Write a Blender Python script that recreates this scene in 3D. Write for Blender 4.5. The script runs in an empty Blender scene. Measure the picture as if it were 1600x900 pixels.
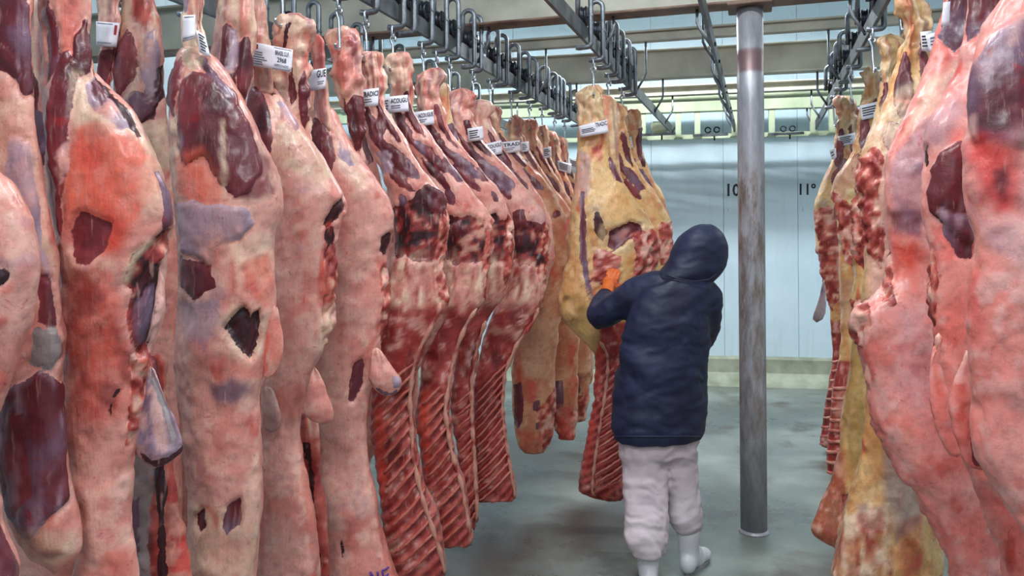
import bpy, bmesh, math, random
import numpy as np
from mathutils import Vector, Matrix

random.seed(7)
SC = bpy.context.scene
COL = SC.collection

# ------------------------------------------------------------------ camera
F_PX = 1250.0
CX, CY = 800.0, 359.0
YAW = math.radians(17.24)
ROLL = math.radians(0.45)
CAM = np.array([0.0, 0.0, 1.72])
FWD = np.array([-math.sin(YAW), math.cos(YAW), 0.0])
R0 = np.array([math.cos(YAW), math.sin(YAW), 0.0])
U0 = np.array([0.0, 0.0, 1.0])
RGT = math.cos(ROLL) * R0 - math.sin(ROLL) * U0
UPV = math.sin(ROLL) * R0 + math.cos(ROLL) * U0

cam_data = bpy.data.cameras.new('camera')
cam_data.sensor_width = 36.0
cam_data.lens = 36.0 * F_PX / 1600.0
cam_data.shift_y = -(450.0 - CY) / 1600.0
cam_data.clip_start = 0.05
cam_obj = bpy.data.objects.new('camera', cam_data)
COL.objects.link(cam_obj)
m = Matrix(((RGT[0], UPV[0], -FWD[0], CAM[0]),
            (RGT[1], UPV[1], -FWD[1], CAM[1]),
            (RGT[2], UPV[2], -FWD[2], CAM[2]), (0, 0, 0, 1)))
cam_obj.matrix_world = m
SC.camera = cam_obj

# ------------------------------------------------------------------ world, exposure
w = bpy.data.worlds.new('World')
SC.world = w
w.use_nodes = True
w.node_tree.nodes['Background'].inputs[0].default_value = (0.8, 0.9, 1.0, 1)
w.node_tree.nodes['Background'].inputs[1].default_value = 0.15
SC.view_settings.view_transform = 'Standard'
SC.view_settings.look = 'None'
SC.view_settings.gamma = 1.0
SC.view_settings.exposure = 0.0
SC.view_settings.use_curve_mapping = False
SC.cycles.max_bounces = 5
SC.cycles.diffuse_bounces = 3
SC.cycles.glossy_bounces = 2
SC.cycles.transmission_bounces = 1
SC.cycles.caustics_reflective = False

# ------------------------------------------------------------------ ceiling tube lamps (room lighting)
LAMPS = [  # x, y, length along x, watts
    (-0.2, -1.7, 1.3, 100), (-0.35, 0.75, 1.3, 66), (-0.35, 3.1, 1.3, 50),
    (-0.5, 7.22, 2.6, 130), (2.7, 7.22, 2.2, 60), (-3.4, 7.22, 2.2, 60),
    (-3.6, 2.0, 1.3, 20), (2.4, 1.6, 1.3, 44)]
LAMP_Z = 4.12
for i, (lx, ly, ll, lw) in enumerate(LAMPS):
    ld = bpy.data.lights.new('tube_light', 'AREA')
    ld.shape = 'RECTANGLE'
    ld.size, ld.size_y = ll, 0.04
    ld.energy = lw
    ld.color = (0.93, 0.98, 1.0)
    lo = bpy.data.objects.new('tube_light', ld)
    lo.location = (lx, ly, LAMP_Z - 0.09)
    COL.objects.link(lo)


def px(x, y, D):
    """point seen at picture position (x, y), D metres in front of the lens plane"""
    x, y, D = np.broadcast_arrays(np.asarray(x, float), np.asarray(y, float), np.asarray(D, float))
    u = (x - CX) / F_PX
    v = (CY - y) / F_PX
    return CAM + D[..., None] * (FWD + u[..., None] * RGT + v[..., None] * UPV)


def ray(x):
    d = FWD + (x - CX) / F_PX * RGT
    d = np.array([d[0], d[1], 0.0])
    return d / np.linalg.norm(d)


def D_of(X, x):
    """distance of a thing on the rail at world X that shows at picture column x"""
    return X * F_PX / (math.cos(YAW) * (x - 1188.0))


def Y_of(X, D):
    return (D + math.sin(YAW) * X) / math.cos(YAW)


# ------------------------------------------------------------------ colour helpers
def lin(c):
    c = np.asarray(c, float) / 255.0
    return np.where(c <= 0.04045, c / 12.92, ((c + 0.055) / 1.055) ** 2.4)


def L4(c):
    a = lin(c)
    return (float(a[0]), float(a[1]), float(a[2]), 1.0)


# ------------------------------------------------------------------ numpy value noise
_rs = np.random.RandomState(3)
_TAB = _rs.rand(4096) * 2 - 1


def vnoise(P, seed=0):
    P = np.asarray(P, float)
    I = np.floor(P).astype(np.int64)
    f = P - I
    f = f * f * (3 - 2 * f)
    out = 0
    for dx in (0, 1):
        wx = f[..., 0] if dx else 1 - f[..., 0]
        for dy in (0, 1):
            wy = f[..., 1] if dy else 1 - f[..., 1]
            for dz in (0, 1):
                wz = f[..., 2] if dz else 1 - f[..., 2]
                h = ((I[..., 0] + dx) * 73856093) ^ ((I[..., 1] + dy) * 19349663) ^ ((I[..., 2] + dz) * 83492791) ^ (seed * 2654435)
                out = out + wx * wy * wz * _TAB[(h ^ (h >> 13)) & 4095]
    return out


def fbm(P, seed=0, oct=4, gain=0.5):
    a, s, o = 1.0, 0.0, 0.0
    P = np.asarray(P, float)
    for k in range(oct):
        o = o + a * vnoise(P * 2.03 ** k, seed + k * 17)
        s += a
        a *= gain
    return o / s * 1.6


def sstep(a, b, x):
    t = np.clip((x - a) / (b - a), 0, 1)
    return t * t * (3 - 2 * t)


# ------------------------------------------------------------------ materials
def new_mat(name):
    mt = bpy.data.materials.new(name)
    mt.use_nodes = True
    nt = mt.node_tree
    b = nt.nodes['Principled BSDF']
    return mt, nt, b


def N(nt, kind, **kw):
    n = nt.nodes.new(kind)
    for k, v in kw.items():
        if k in n.inputs:
            n.inputs[k].default_value = v
        else:
            setattr(n, k, v)
    return n


def ramp(nt, stops):
    n = nt.nodes.new('ShaderNodeValToRGB')
    e = n.color_ramp.elements
    while len(e) < len(stops):
        e.new(0.5)
    for el, (p, c) in zip(e, stops):
        el.position = p
        el.color = c if len(c) == 4 else (*c, 1)
    return n


def mixc(nt, fac, a, b, mode='MIX'):
    n = nt.nodes.new('ShaderNodeMix')
    n.data_type = 'RGBA'
    n.blend_type = mode
    n.clamp_factor = True
    for sock, val in ((n.inputs[0], fac), (n.inputs[6], a), (n.inputs[7], b)):
        if hasattr(val, 'is_linked') or hasattr(val, 'links'):
            nt.links.new(val, sock)
        else:
            sock.default_value = val
    return n.outputs[2]


def bump(nt, b, hs, strength, dist=0.01):
    n = N(nt, 'ShaderNodeBump', Strength=strength, Distance=dist)
    nt.links.new(hs, n.inputs['Height'])
    nt.links.new(n.outputs[0], b.inputs['Normal'])


def noisy(name, c1, c2, scale=8, rough=(0.4, 0.6), metal=0.0, bs=0.1, bscale=60, detail=5, stops=(0.35, 0.65), coord='Object'):
    mt, nt, b = new_mat(name)
    tc = N(nt, 'ShaderNodeTexCoord')
    nz = N(nt, 'ShaderNodeTexNoise', Scale=scale, Detail=detail)
    nt.links.new(tc.outputs[coord], nz.inputs['Vector'])
    r = ramp(nt, [(stops[0], L4(c1)), (stops[1], L4(c2))])
    nt.links.new(nz.outputs[0], r.inputs[0])
    nt.links.new(r.outputs[0], b.inputs['Base Color'])
    mr = N(nt, 'ShaderNodeMapRange')
    mr.inputs[3].default_value, mr.inputs[4].default_value = rough
    nt.links.new(nz.outputs[0], mr.inputs[0])
    nt.links.new(mr.outputs[0], b.inputs['Roughness'])
    b.inputs['Metallic'].default_value = metal
    n2 = N(nt, 'ShaderNodeTexNoise', Scale=bscale, Detail=3)
    nt.links.new(tc.outputs[coord], n2.inputs['Vector'])
    bump(nt, b, n2.outputs[0], bs)
    return mt


def meat_material(name='meat', patches=True):
    mt, nt, b = new_mat(name)
    tc = N(nt, 'ShaderNodeTexCoord')
    at = N(nt, 'ShaderNodeAttribute', attribute_name='Col')
    base = at.outputs['Color']
    if patches:   # muscle showing through the fat: crisp ragged border round the stored outline
        a2 = N(nt, 'ShaderNodeAttribute', attribute_name='Patch')
        a3 = N(nt, 'ShaderNodeAttribute', attribute_name='edge')
        ne_ = N(nt, 'ShaderNodeTexNoise', Scale=55.0, Detail=3, Roughness=0.65)
        nt.links.new(tc.outputs['Object'], ne_.inputs['Vector'])
        mm = N(nt, 'ShaderNodeMath', operation='MULTIPLY_ADD')
        nt.links.new(ne_.outputs[0], mm.inputs[0])
        mm.inputs[1].default_value = 0.012
        nt.links.new(a3.outputs['Fac'], mm.inputs[2])
        mr_ = N(nt, 'ShaderNodeMapRange')
        mr_.interpolation_type = 'SMOOTHSTEP'
        mr_.inputs[1].default_value, mr_.inputs[2].default_value = 0.0048, 0.0074
        mr_.inputs[3].default_value, mr_.inputs[4].default_value = 1.0, 0.0
        nt.links.new(mm.outputs[0], mr_.inputs[0])
        base = mixc(nt, mr_.outputs[0], base, a2.outputs['Color'])
    n1 = N(nt, 'ShaderNodeTexNoise', Scale=34.0, Detail=4, Roughness=0.65)
    nt.links.new(tc.outputs['Object'], n1.inputs['Vector'])
    r1 = ramp(nt, [(0.25, (0.62, 0.55, 0.56)), (0.5, (1, 1, 1)), (0.78, (1.16, 1.12, 1.1))])
    nt.links.new(n1.outputs[0], r1.inputs[0])
    c = mixc(nt, 0.7, base, r1.outputs[0], 'MULTIPLY')
    # blood flecks
    n2 = N(nt, 'ShaderNodeTexNoise', Scale=17.0, Detail=5, Roughness=0.7, Distortion=0.6)
    nt.links.new(tc.outputs['Object'], n2.inputs['Vector'])
    r2 = ramp(nt, [(0.635, (0, 0, 0)), (0.70, (1, 1, 1))])
    nt.links.new(n2.outputs[0], r2.inputs[0])
    f2 = N(nt, 'ShaderNodeMath', operation='MULTIPLY')
    nt.links.new(r2.outputs[0], f2.inputs[0])
    f2.inputs[1].default_value = 0.55
    c = mixc(nt, f2.outputs[0], c, L4((165, 32, 34)))
    # fine blood vessels and pits
    n5 = N(nt, 'ShaderNodeTexNoise', Scale=8.0, Detail=4, Roughness=0.6, Distortion=1.4)
    nt.links.new(tc.outputs['Object'], n5.inputs['Vector'])
    r5 = ramp(nt, [(0.478, (0, 0, 0)), (0.489, (0.38, 0.38, 0.38)), (0.50, (0, 0, 0)), (0.70, (0, 0, 0)), (0.735, (0.8, 0.8, 0.8))])
    nt.links.new(n5.outputs[0], r5.inputs[0])
    f5 = N(nt, 'ShaderNodeMath', operation='MULTIPLY')
    nt.links.new(r5.outputs[0], f5.inputs[0])
    nt.links.new(n1.outputs[0], f5.inputs[1])
    c = mixc(nt, f5.outputs[0], c, L4((120, 26, 30)))
    # pale strands running down the muscle
    mp = N(nt, 'ShaderNodeMapping')
    mp.inputs['Scale'].default_value = (75, 75, 9)
    nt.links.new(tc.outputs['Object'], mp.inputs[0])
    n3 = N(nt, 'ShaderNodeTexNoise', Scale=1.0, Detail=3)
    nt.links.new(mp.outputs[0], n3.inputs['Vector'])
    r3 = ramp(nt, [(0.62, (0, 0, 0)), (0.74, (1, 1, 1))])
    nt.links.new(n3.outputs[0], r3.inputs[0])
    f3 = N(nt, 'ShaderNodeMath', operation='MULTIPLY')
    nt.links.new(r3.outputs[0], f3.inputs[0])
    f3.inputs[1].default_value = 0.35
    c = mixc(nt, f3.outputs[0], c, L4((214, 164, 154)))
    nt.links.new(c, b.inputs['Base Color'])
    mr = N(nt, 'ShaderNodeMapRange')
    mr.inputs[1].default_value, mr.inputs[2].default_value = 0.3, 0.7
    mr.inputs[3].default_value, mr.inputs[4].default_value = 0.52, 0.30
    nt.links.new(n1.outputs[0], mr.inputs[0])
    nt.links.new(mr.outputs[0], b.inputs['Roughness'])
    b.inputs['Specular IOR Level'].default_value = 0.45
    b.inputs['Coat Weight'].default_value = 0.25
    b.inputs['Coat Roughness'].default_value = 0.22
    ad = N(nt, 'ShaderNodeMath', operation='ADD')
    nt.links.new(n1.outputs[0], ad.inputs[0])
    nt.links.new(n3.outputs[0], ad.inputs[1])
    bump(nt, b, ad.outputs[0], 0.42, 0.006)
    return mt


M = {}
M['meat'] = meat_material()
M['bone'] = meat_material('bone', False)
M['galv'] = noisy('galvanised_steel', (92, 98, 106), (150, 156, 164), 14, (0.35, 0.55), 0.75, 0.1, 90)
M['rail'] = noisy('rail_steel', (82, 86, 92), (122, 126, 130), 10, (0.4, 0.6), 0.6, 0.1, 80)
M['darksteel'] = noisy('dark_greased_steel', (30, 32, 40), (66, 70, 80), 20, (0.25, 0.45), 0.7, 0.1, 80)
M['chrome'] = noisy('bright_hook_steel', (165, 172, 182), (215, 220, 226), 12, (0.18, 0.32), 0.9, 0.03, 60)
M['beam'] = noisy('cream_painted_beam', (158, 156, 144), (192, 190, 176), 3.5, (0.45, 0.6), 0, 0.15, 25, 8, (0.3, 0.62))
M['beamrust'] = noisy('rusty_flange_edge', (96, 64, 52), (146, 122, 104), 6, (0.5, 0.7), 0, 0.2, 40)
M['greenbeam'] = noisy('pale_green_beam', (168, 182, 150), (196, 206, 178), 4, (0.4, 0.6), 0, 0.1, 30)
M['paper'] = noisy('paper_tag', (226, 222, 236), (242, 240, 248), 20, (0.5, 0.65), 0, 0.03, 60)
M['ink'] = noisy('black_ink', (26, 26, 32), (44, 44, 52), 20, (0.5, 0.6), 0, 0.0)
M['greyink'] = noisy('grey_fine_print', (88, 88, 104), (128, 128, 142), 20, (0.5, 0.6), 0, 0.0)
M['redink'] = noisy('red_ink', (150, 30, 40), (186, 60, 66), 20, (0.5, 0.6), 0, 0.0)
M['purpleink'] = noisy('purple_marking_ink', (62, 28, 128), (104, 62, 150), 40, (0.5, 0.6), 0, 0.0)
M['navy'] = noisy('navy_nylon', (18, 24, 52), (30, 38, 74), 5, (0.48, 0.62), 0, 0.25, 26, 4)
M['trouser'] = noisy('white_cotton', (196, 182, 190), (224, 212, 218), 6, (0.75, 0.9), 0, 0.22, 30, 4)
M['boot'] = noisy('white_rubber', (206, 206, 212), (228, 228, 232), 6, (0.3, 0.45), 0, 0.05, 30)
M['sole'] = noisy('grey_rubber_sole', (120, 120, 124), (150, 150, 152), 6, (0.5, 0.6), 0, 0.1, 60)
M['glove'] = noisy('orange_rubber_glove', (206, 84, 30), (232, 118, 52), 14, (0.4, 0.55), 0, 0.15, 70)
M['skin'] = noisy('skin', (150, 100, 78), (176, 124, 98), 20, (0.45, 0.55), 0, 0.05, 90)
M['hair'] = noisy('dark_hair', (22, 18, 16), (40, 32, 28), 30, (0.5, 0.6), 0, 0.1, 80)
M['eye'] = noisy('eye_white', (220, 216, 210), (236, 232, 228), 30, (0.2, 0.3), 0, 0.0)
M['lampbody'] = noisy('white_lamp_housing', (220, 222, 222), (236, 238, 238), 10, (0.4, 0.5), 0, 0.0)


def make_lamp_glow():
    mt, nt, b = new_mat('lit_tube')
    b.inputs['Base Color'].default_value = (1, 1, 1, 1)
    b.inputs['Emission Color'].default_value = (0.93, 0.98, 1.0, 1)
    b.inputs['Emission Strength'].default_value = 26.0
    return mt


M['glow'] = make_lamp_glow()


def make_wall_mat():
    mt, nt, b = new_mat('white_insulated_panel')
    tc = N(nt, 'ShaderNodeTexCoord')
    n1 = N(nt, 'ShaderNodeTexNoise', Scale=1.3, Detail=7, Roughness=0.6)
    nt.links.new(tc.outputs['Object'], n1.inputs['Vector'])
    r = ramp(nt, [(0.3, L4((196, 218, 232))), (0.6, L4((212, 232, 244)))])
    nt.links.new(n1.outputs[0], r.inputs[0])
    # drip streaks
    mp = N(nt, 'ShaderNodeMapping')
    mp.inputs['Scale'].default_value = (22, 22, 1.2)
    nt.links.new(tc.outputs['Object'], mp.inputs[0])
    n2 = N(nt, 'ShaderNodeTexNoise', Scale=1.0, Detail=4)
    nt.links.new(mp.outputs[0], n2.inputs['Vector'])
    r2 = ramp(nt, [(0.56, (1, 1, 1)), (0.78, (0.82, 0.84, 0.82))])
    nt.links.new(n2.outputs[0], r2.inputs[0])
    c = mixc(nt, 0.6, r.outputs[0], r2.outputs[0], 'MULTIPLY')
    # dark scuff flecks
    n3 = N(nt, 'ShaderNodeTexNoise', Scale=11.0, Detail=5)
    mp3 = N(nt, 'ShaderNodeMapping')
    mp3.inputs['Scale'].default_value = (2.6, 2.6, 0.6)
    nt.links.new(tc.outputs['Object'], mp3.inputs[0])
    nt.links.new(mp3.outputs[0], n3.inputs['Vector'])
    r3 = ramp(nt, [(0.735, (0, 0, 0)), (0.76, (1, 1, 1))])
    nt.links.new(n3.outputs[0], r3.inputs[0])
    c = mixc(nt, r3.outputs[0], c, L4((120, 132, 140)))
    nt.links.new(c, b.inputs['Base Color'])
    b.inputs['Roughness'].default_value = 0.38
    return mt


M['wall'] = make_wall_mat()


def make_floor_mat():
    mt, nt, b = new_mat('wet_concrete')
    tc = N(nt, 'ShaderNodeTexCoord')
    n1 = N(nt, 'ShaderNodeTexNoise', Scale=1.1, Detail=8, Roughness=0.62)
    nt.links.new(tc.outputs['Object'], n1.inputs['Vector'])
    r = ramp(nt, [(0.32, L4((88, 94, 90))), (0.52, L4((122, 130, 125))), (0.7, L4((154, 162, 156)))])
    nt.links.new(n1.outputs[0], r.inputs[0])
    n2 = N(nt, 'ShaderNodeTexNoise', Scale=1.9, Detail=6, Roughness=0.6, Distortion=0.4)
    nt.links.new(tc.outputs['Object'], n2.inputs['Vector'])
    r2 = ramp(nt, [(0.53, (0, 0, 0)), (0.68, (0.8, 0.8, 0.8))])
    nt.links.new(n2.outputs[0], r2.inputs[0])
    c = mixc(nt, r2.outputs[0], r.outputs[0], L4((84, 72, 66)))
    for (sx_, sy_, rx_, ry_, st_) in ((-0.92, 4.6, 0.42, 0.55, 0.95), (-1.4, 4.1, 0.5, 0.8, 0.8), (-1.75, 5.6, 0.8, 1.5, 0.6), (-0.2, 5.2, 0.3, 0.7, 0.4)):   # puddles of blood and dirt
        mpx = N(nt, 'ShaderNodeMapping')
        mpx.vector_type = 'TEXTURE'
        mpx.inputs['Location'].default_value = (sx_, sy_, 0)
        mpx.inputs['Scale'].default_value = (rx_, ry_, 1)
        nt.links.new(tc.outputs['Object'], mpx.inputs[0])
        ln = N(nt, 'ShaderNodeVectorMath', operation='LENGTH')
        nt.links.new(mpx.outputs[0], ln.inputs[0])
        ad = N(nt, 'ShaderNodeMath', operation='ADD')
        nt.links.new(ln.outputs['Value'], ad.inputs[0])
        nt.links.new(n2.outputs[0], ad.inputs[1])
        rr = ramp(nt, [(0.62, (st_, st_, st_)), (1.0, (0, 0, 0))])
        dv_ = N(nt, 'ShaderNodeMath', operation='MULTIPLY')
        dv_.inputs[1].default_value = 0.75
        nt.links.new(ad.outputs[0], dv_.inputs[0])
        nt.links.new(dv_.outputs[0], rr.inputs[0])
        c = mixc(nt, rr.outputs[0], c, L4((64, 53, 48)))
    n3 = N(nt, 'ShaderNodeTexNoise', Scale=9.0, Detail=6, Roughness=0.7)
    nt.links.new(tc.outputs['Object'], n3.inputs['Vector'])
    r3 = ramp(nt, [(0.63, (0, 0, 0)), (0.72, (0.75, 0.75, 0.75))])
    nt.links.new(n3.outputs[0], r3.inputs[0])
    c = mixc(nt, r3.outputs[0], c, L4((96, 62, 54)))
    nt.links.new(c, b.inputs['Base Color'])
    mr = N(nt, 'ShaderNodeMapRange')
    mr.inputs[1].default_value, mr.inputs[2].default_value = 0.35, 0.65
    mr.inputs[3].default_value, mr.inputs[4].default_value = 0.22, 0.5
    nt.links.new(n1.outputs[0], mr.inputs[0])
    nt.links.new(mr.outputs[0], b.inputs['Roughness'])
    bump(nt, b, n3.outputs[0], 0.15, 0.01)
    return mt


M['floor'] = make_floor_mat()
M['curb'] = noisy('mossy_concrete_kerb', (132, 138, 118), (172, 176, 158), 5, (0.5, 0.7), 0, 0.2, 30)


def make_column_mat():
    mt, nt, b = new_mat('worn_steel_pipe')
    tc = N(nt, 'ShaderNodeTexCoord')
    n1 = N(nt, 'ShaderNodeTexNoise', Scale=5.0, Detail=8, Roughness=0.65)
    mp = N(nt, 'ShaderNodeMapping')
    mp.inputs['Scale'].default_value = (3.0, 3.0, 0.8)
    nt.links.new(tc.outputs['Object'], mp.inputs[0])
    nt.links.new(mp.outputs[0], n1.inputs['Vector'])
    r = ramp(nt, [(0.3, L4((140, 140, 146))), (0.65, L4((186, 188, 198)))])
    nt.links.new(n1.outputs[0], r.inputs[0])
    # rust and dirt rubbed on at hand and carcass height (object z is metres above floor)
    sx = N(nt, 'ShaderNodeSeparateXYZ')
    nt.links.new(tc.outputs['Object'], sx.inputs[0])
    band = ramp(nt, [(0.0, (0.25, 0.25, 0.25)), (0.2, (0.6, 0.6, 0.6)), (0.55, (1, 1, 1)), (0.66, (1, 1, 1)), (0.70, (0, 0, 0))])
    dv = N(nt, 'ShaderNodeMath', operation='DIVIDE')
    nt.links.new(sx.outputs[2], dv.inputs[0])
    dv.inputs[1].default_value = 3.0
    nt.links.new(dv.outputs[0], band.inputs[0])
    n2 = N(nt, 'ShaderNodeTexNoise', Scale=9.0, Detail=8, Roughness=0.7)
    nt.links.new(mp.outputs[0], n2.inputs['Vector'])
    r2 = ramp(nt, [(0.42, (0, 0, 0)), (0.62, (0.85, 0.85, 0.85))])
    nt.links.new(n2.outputs[0], r2.inputs[0])
    mu = N(nt, 'ShaderNodeMath', operation='MULTIPLY')
    nt.links.new(r2.outputs[0], mu.inputs[0])
    nt.links.new(band.outputs[0], mu.inputs[1])
    c = mixc(nt, mu.outputs[0], r.outputs[0], L4((112, 92, 78)))
    # brownish ring high on the pipe
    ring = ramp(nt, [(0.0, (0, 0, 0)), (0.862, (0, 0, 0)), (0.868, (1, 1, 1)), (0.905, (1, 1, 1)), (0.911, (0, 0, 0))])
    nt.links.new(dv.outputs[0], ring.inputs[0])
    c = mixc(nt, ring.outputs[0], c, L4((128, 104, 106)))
    nt.links.new(c, b.inputs['Base Color'])
    b.inputs['Metallic'].default_value = 0.35
    b.inputs['Roughness'].default_value = 0.42
    bump(nt, b, n2.outputs[0], 0.15, 0.004)
    return mt


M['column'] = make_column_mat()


# ------------------------------------------------------------------ object helpers
def obj(name, mesh, mat=None, parent=None, loc=None):
    o = bpy.data.objects.new(name, mesh)
    COL.objects.link(o)
    if mat is not None and len(mesh.materials) == 0:
        mesh.materials.append(M[mat] if isinstance(mat, str) else mat)
    if parent is not None:
        o.parent = parent
    if loc is not None:
        o.location = loc
    return o


def empty(name, loc=(0, 0, 0)):
    o = bpy.data.objects.new(name, None)
    o.empty_display_size = 0.1
    COL.objects.link(o)
    o.location = tuple(float(v) for v in loc)
    return o


def tag(o, label, cat, group=None, kind=None):
    o['label'] = label
    o['category'] = cat
    if group:
        o['group'] = group
    if kind:
        o['kind'] = kind
    return o


def mesh_np(name, V, faces, smooth=True, cols=None):
    me = bpy.data.meshes.new(name)
    V = np.asarray(V, float).reshape(-1, 3)
    if isinstance(faces, np.ndarray):
        nf, k = faces.shape
        me.vertices.add(len(V))
        me.vertices.foreach_set('co', V.ravel())
        me.loops.add(nf * k)
        me.loops.foreach_set('vertex_index', faces.ravel().astype(np.int32))
        me.polygons.add(nf)
        me.polygons.foreach_set('loop_start', np.arange(0, nf * k, k, dtype=np.int32))
        me.polygons.foreach_set('loop_total', np.full(nf, k, dtype=np.int32))
        me.update(calc_edges=True)
    else:
        me.from_pydata(V.tolist(), [], faces)
        me.update()
    if smooth:
        me.polygons.foreach_set('use_smooth', np.ones(len(me.polygons), dtype=bool))
    if cols is not None:
        ca = me.color_attributes.new('Col', 'FLOAT_COLOR', 'POINT')
        rgba = np.ones((len(V), 4))
        rgba[:, :3] = cols.reshape(-1, 3)
        ca.data.foreach_set('color', rgba.ravel())
    me.validate()
    return me


def grid_faces(nt, na, closed=True):
    i = np.arange(nt - 1)[:, None]
    j = np.arange(na if closed else na - 1)[None, :]
    j2 = (j + 1) % na
    a = i * na + j
    b = i * na + j2
    c = (i + 1) * na + j2
    d = (i + 1) * na + j
    return np.stack([a, b, c, d], -1).reshape(-1, 4)


def box_mesh(name, lo, hi, bev=0.0):
    bm = bmesh.new()
    bmesh.ops.create_cube(bm, size=1)
    lo, hi = Vector(lo), Vector(hi)
    for v in bm.verts:
        v.co = Vector([(lo[k] + hi[k]) / 2 + v.co[k] * (hi[k] - lo[k]) for k in range(3)])
    if bev > 0:
        bmesh.ops.bevel(bm, geom=list(bm.edges), offset=bev, segments=2, affect='EDGES', clamp_overlap=True)
    me = bpy.data.meshes.new(name)
    bm.to_mesh(me)
    bm.free()
    return me


def tube_np(path, rad, n=10, caps=True, flat=None):
    """tube along a 3-D path; rad scalar or list; flat=(axis, factor) squashes the section along an axis"""
    P = np.asarray(path, float)
    k = len(P)
    r = np.full(k, rad) if np.isscalar(rad) else np.asarray(rad, float)
    T = np.gradient(P, axis=0)
    T /= np.linalg.norm(T, axis=1)[:, None] + 1e-9
    ref = np.array([0, 0, 1.0]) if abs(T[0][2]) < 0.9 else np.array([1.0, 0, 0])
    u = np.cross(T[0], ref)
    u /= np.linalg.norm(u)
    ang = np.linspace(0, 2 * math.pi, n, endpoint=False)
    V = []
    for i in range(k):
        u = u - T[i] * np.dot(u, T[i])
        u /= np.linalg.norm(u) + 1e-9
        v = np.cross(T[i], u)
        off = (np.cos(ang)[:, None] * u + np.sin(ang)[:, None] * v) * r[i]
        if flat is not None:
            ax = np.asarray(flat[0], float)
            off = off - np.outer(off @ ax, ax) * (1 - flat[1])
        V.append(P[i] + off)
    V = np.concatenate(V)
    Fc = grid_faces(k, n).tolist()
    if caps:
        Fc.append(list(range(n))[::-1])
        Fc.append(list(range((k - 1) * n, k * n)))
    return V, Fc


def tube_mesh(name, path, rad, n=10, flat=None):
    V, Fc = tube_np(path, rad, n, True, flat)
    return mesh_np(name, V, Fc)


def merge(parts):
    V, Fc, o = [], [], 0
    for v, f in parts:
        V.append(np.asarray(v).reshape(-1, 3))
        Fc += [[int(i) + o for i in q] for q in f]
        o += len(V[-1])
    return np.concatenate(V), Fc


def arc(c, r, a0, a1, n, ax=(1, 0, 0), ay=(0, 0, 1)):
    a = np.radians(np.linspace(a0, a1, n))
    return np.asarray(c) + r * (np.cos(a)[:, None] * np.asarray(ax) + np.sin(a)[:, None] * np.asarray(ay))


def lathe_np(profile, n=24, axis='Z', c=(0, 0, 0)):
    """profile: list of (r, h)"""
    ang = np.linspace(0, 2 * math.pi, n, endpoint=False)
    V = []
    for r, h in profile:
        ring = np.stack([np.cos(ang) * r, np.sin(ang) * r, np.full(n, h)], -1)
        V.append(ring)
    V = np.concatenate(V)
    if axis == 'X':
        V = V[:, [2, 0, 1]]
    V = V + np.asarray(c, float)
    Fc = grid_faces(len(profile), n).tolist()
    Fc.append(list(range(n))[::-1])
    Fc.append(list(range((len(profile) - 1) * n, len(profile) * n)))
    return V, Fc


def text_verts(s, bold=True):
    cu = bpy.data.curves.new('txt', 'FONT')
    cu.body = s
    cu.size = 1.0
    cu.resolution_u = 2
    cu.offset = 0.022 if bold else 0.0
    o = bpy.data.objects.new('txt', cu)
    COL.objects.link(o)
    bpy.context.view_layer.update()
    dg = bpy.context.evaluated_depsgraph_get()
    me = bpy.data.meshes.new_from_object(o.evaluated_get(dg))
    V = np.array([v.co[:] for v in me.vertices])
    Fc = [list(p.vertices) for p in me.polygons]
    bpy.data.objects.remove(o)
    bpy.data.curves.remove(cu)
    bpy.data.meshes.remove(me)
    return V, Fc


def nth(i):
    words = ['nearest', 'second', 'third', 'fourth', 'fifth', 'sixth', 'seventh', 'eighth', 'ninth', 'tenth', 'eleventh', 'twelfth',
             'thirteenth', 'fourteenth', 'fifteenth', 'sixteenth', 'seventeenth', 'eighteenth', 'nineteenth', 'twentieth',
             'twenty-first', 'twenty-second', 'twenty-third', 'twenty-fourth', 'twenty-fifth', 'twenty-sixth', 'twenty-seventh',
             'twenty-eighth', 'twenty-ninth', 'thirtieth', 'thirty-first', 'thirty-second']
    return words[i]

# ================================================================== the room
WALL_A = math.radians(7.0)
wd = np.array([math.cos(WALL_A), math.sin(WALL_A), 0])
wn = np.array([math.sin(WALL_A), -math.cos(WALL_A), 0])
WP = px(1188, 600, 8.85)
WP[2] = 0.0
CEIL_Z = 4.25


def wall_pt(x, y, off=0.0):
    """point on the far wall seen at picture position"""
    d = FWD + (x - CX) / F_PX * RGT + (CY - y) / F_PX * UPV
    t = np.dot(WP + wn * off - CAM, wn) / np.dot(d, wn)
    return CAM + d * t


def structure(o, label=None):
    o['kind'] = 'structure'
    if label:
        o['label'] = label
    return o


structure(obj('floor', box_mesh('floor', (-5.2, -4.2, -0.1), (4.4, 11.0, 0.0)), 'floor'), 'wet grey concrete floor with dark blood and dirt stains')
structure(obj('ceiling', box_mesh('ceiling', (-5.2, -4.2, CEIL_Z), (4.4, 11.0, CEIL_Z + 0.1)), 'wall'))
structure(obj('wall_left', box_mesh('wall_left', (-5.2, -4.2, 0), (-5.1, 11.0, CEIL_Z)), 'wall'))
structure(obj('wall_right', box_mesh('wall_right', (4.3, -4.2, 0), (4.4, 11.0, CEIL_Z)), 'wall'))
structure(obj('wall_back', box_mesh('wall_back', (-5.1, -4.2, 0), (4.3, -4.1, CEIL_Z)), 'wall'))

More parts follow.
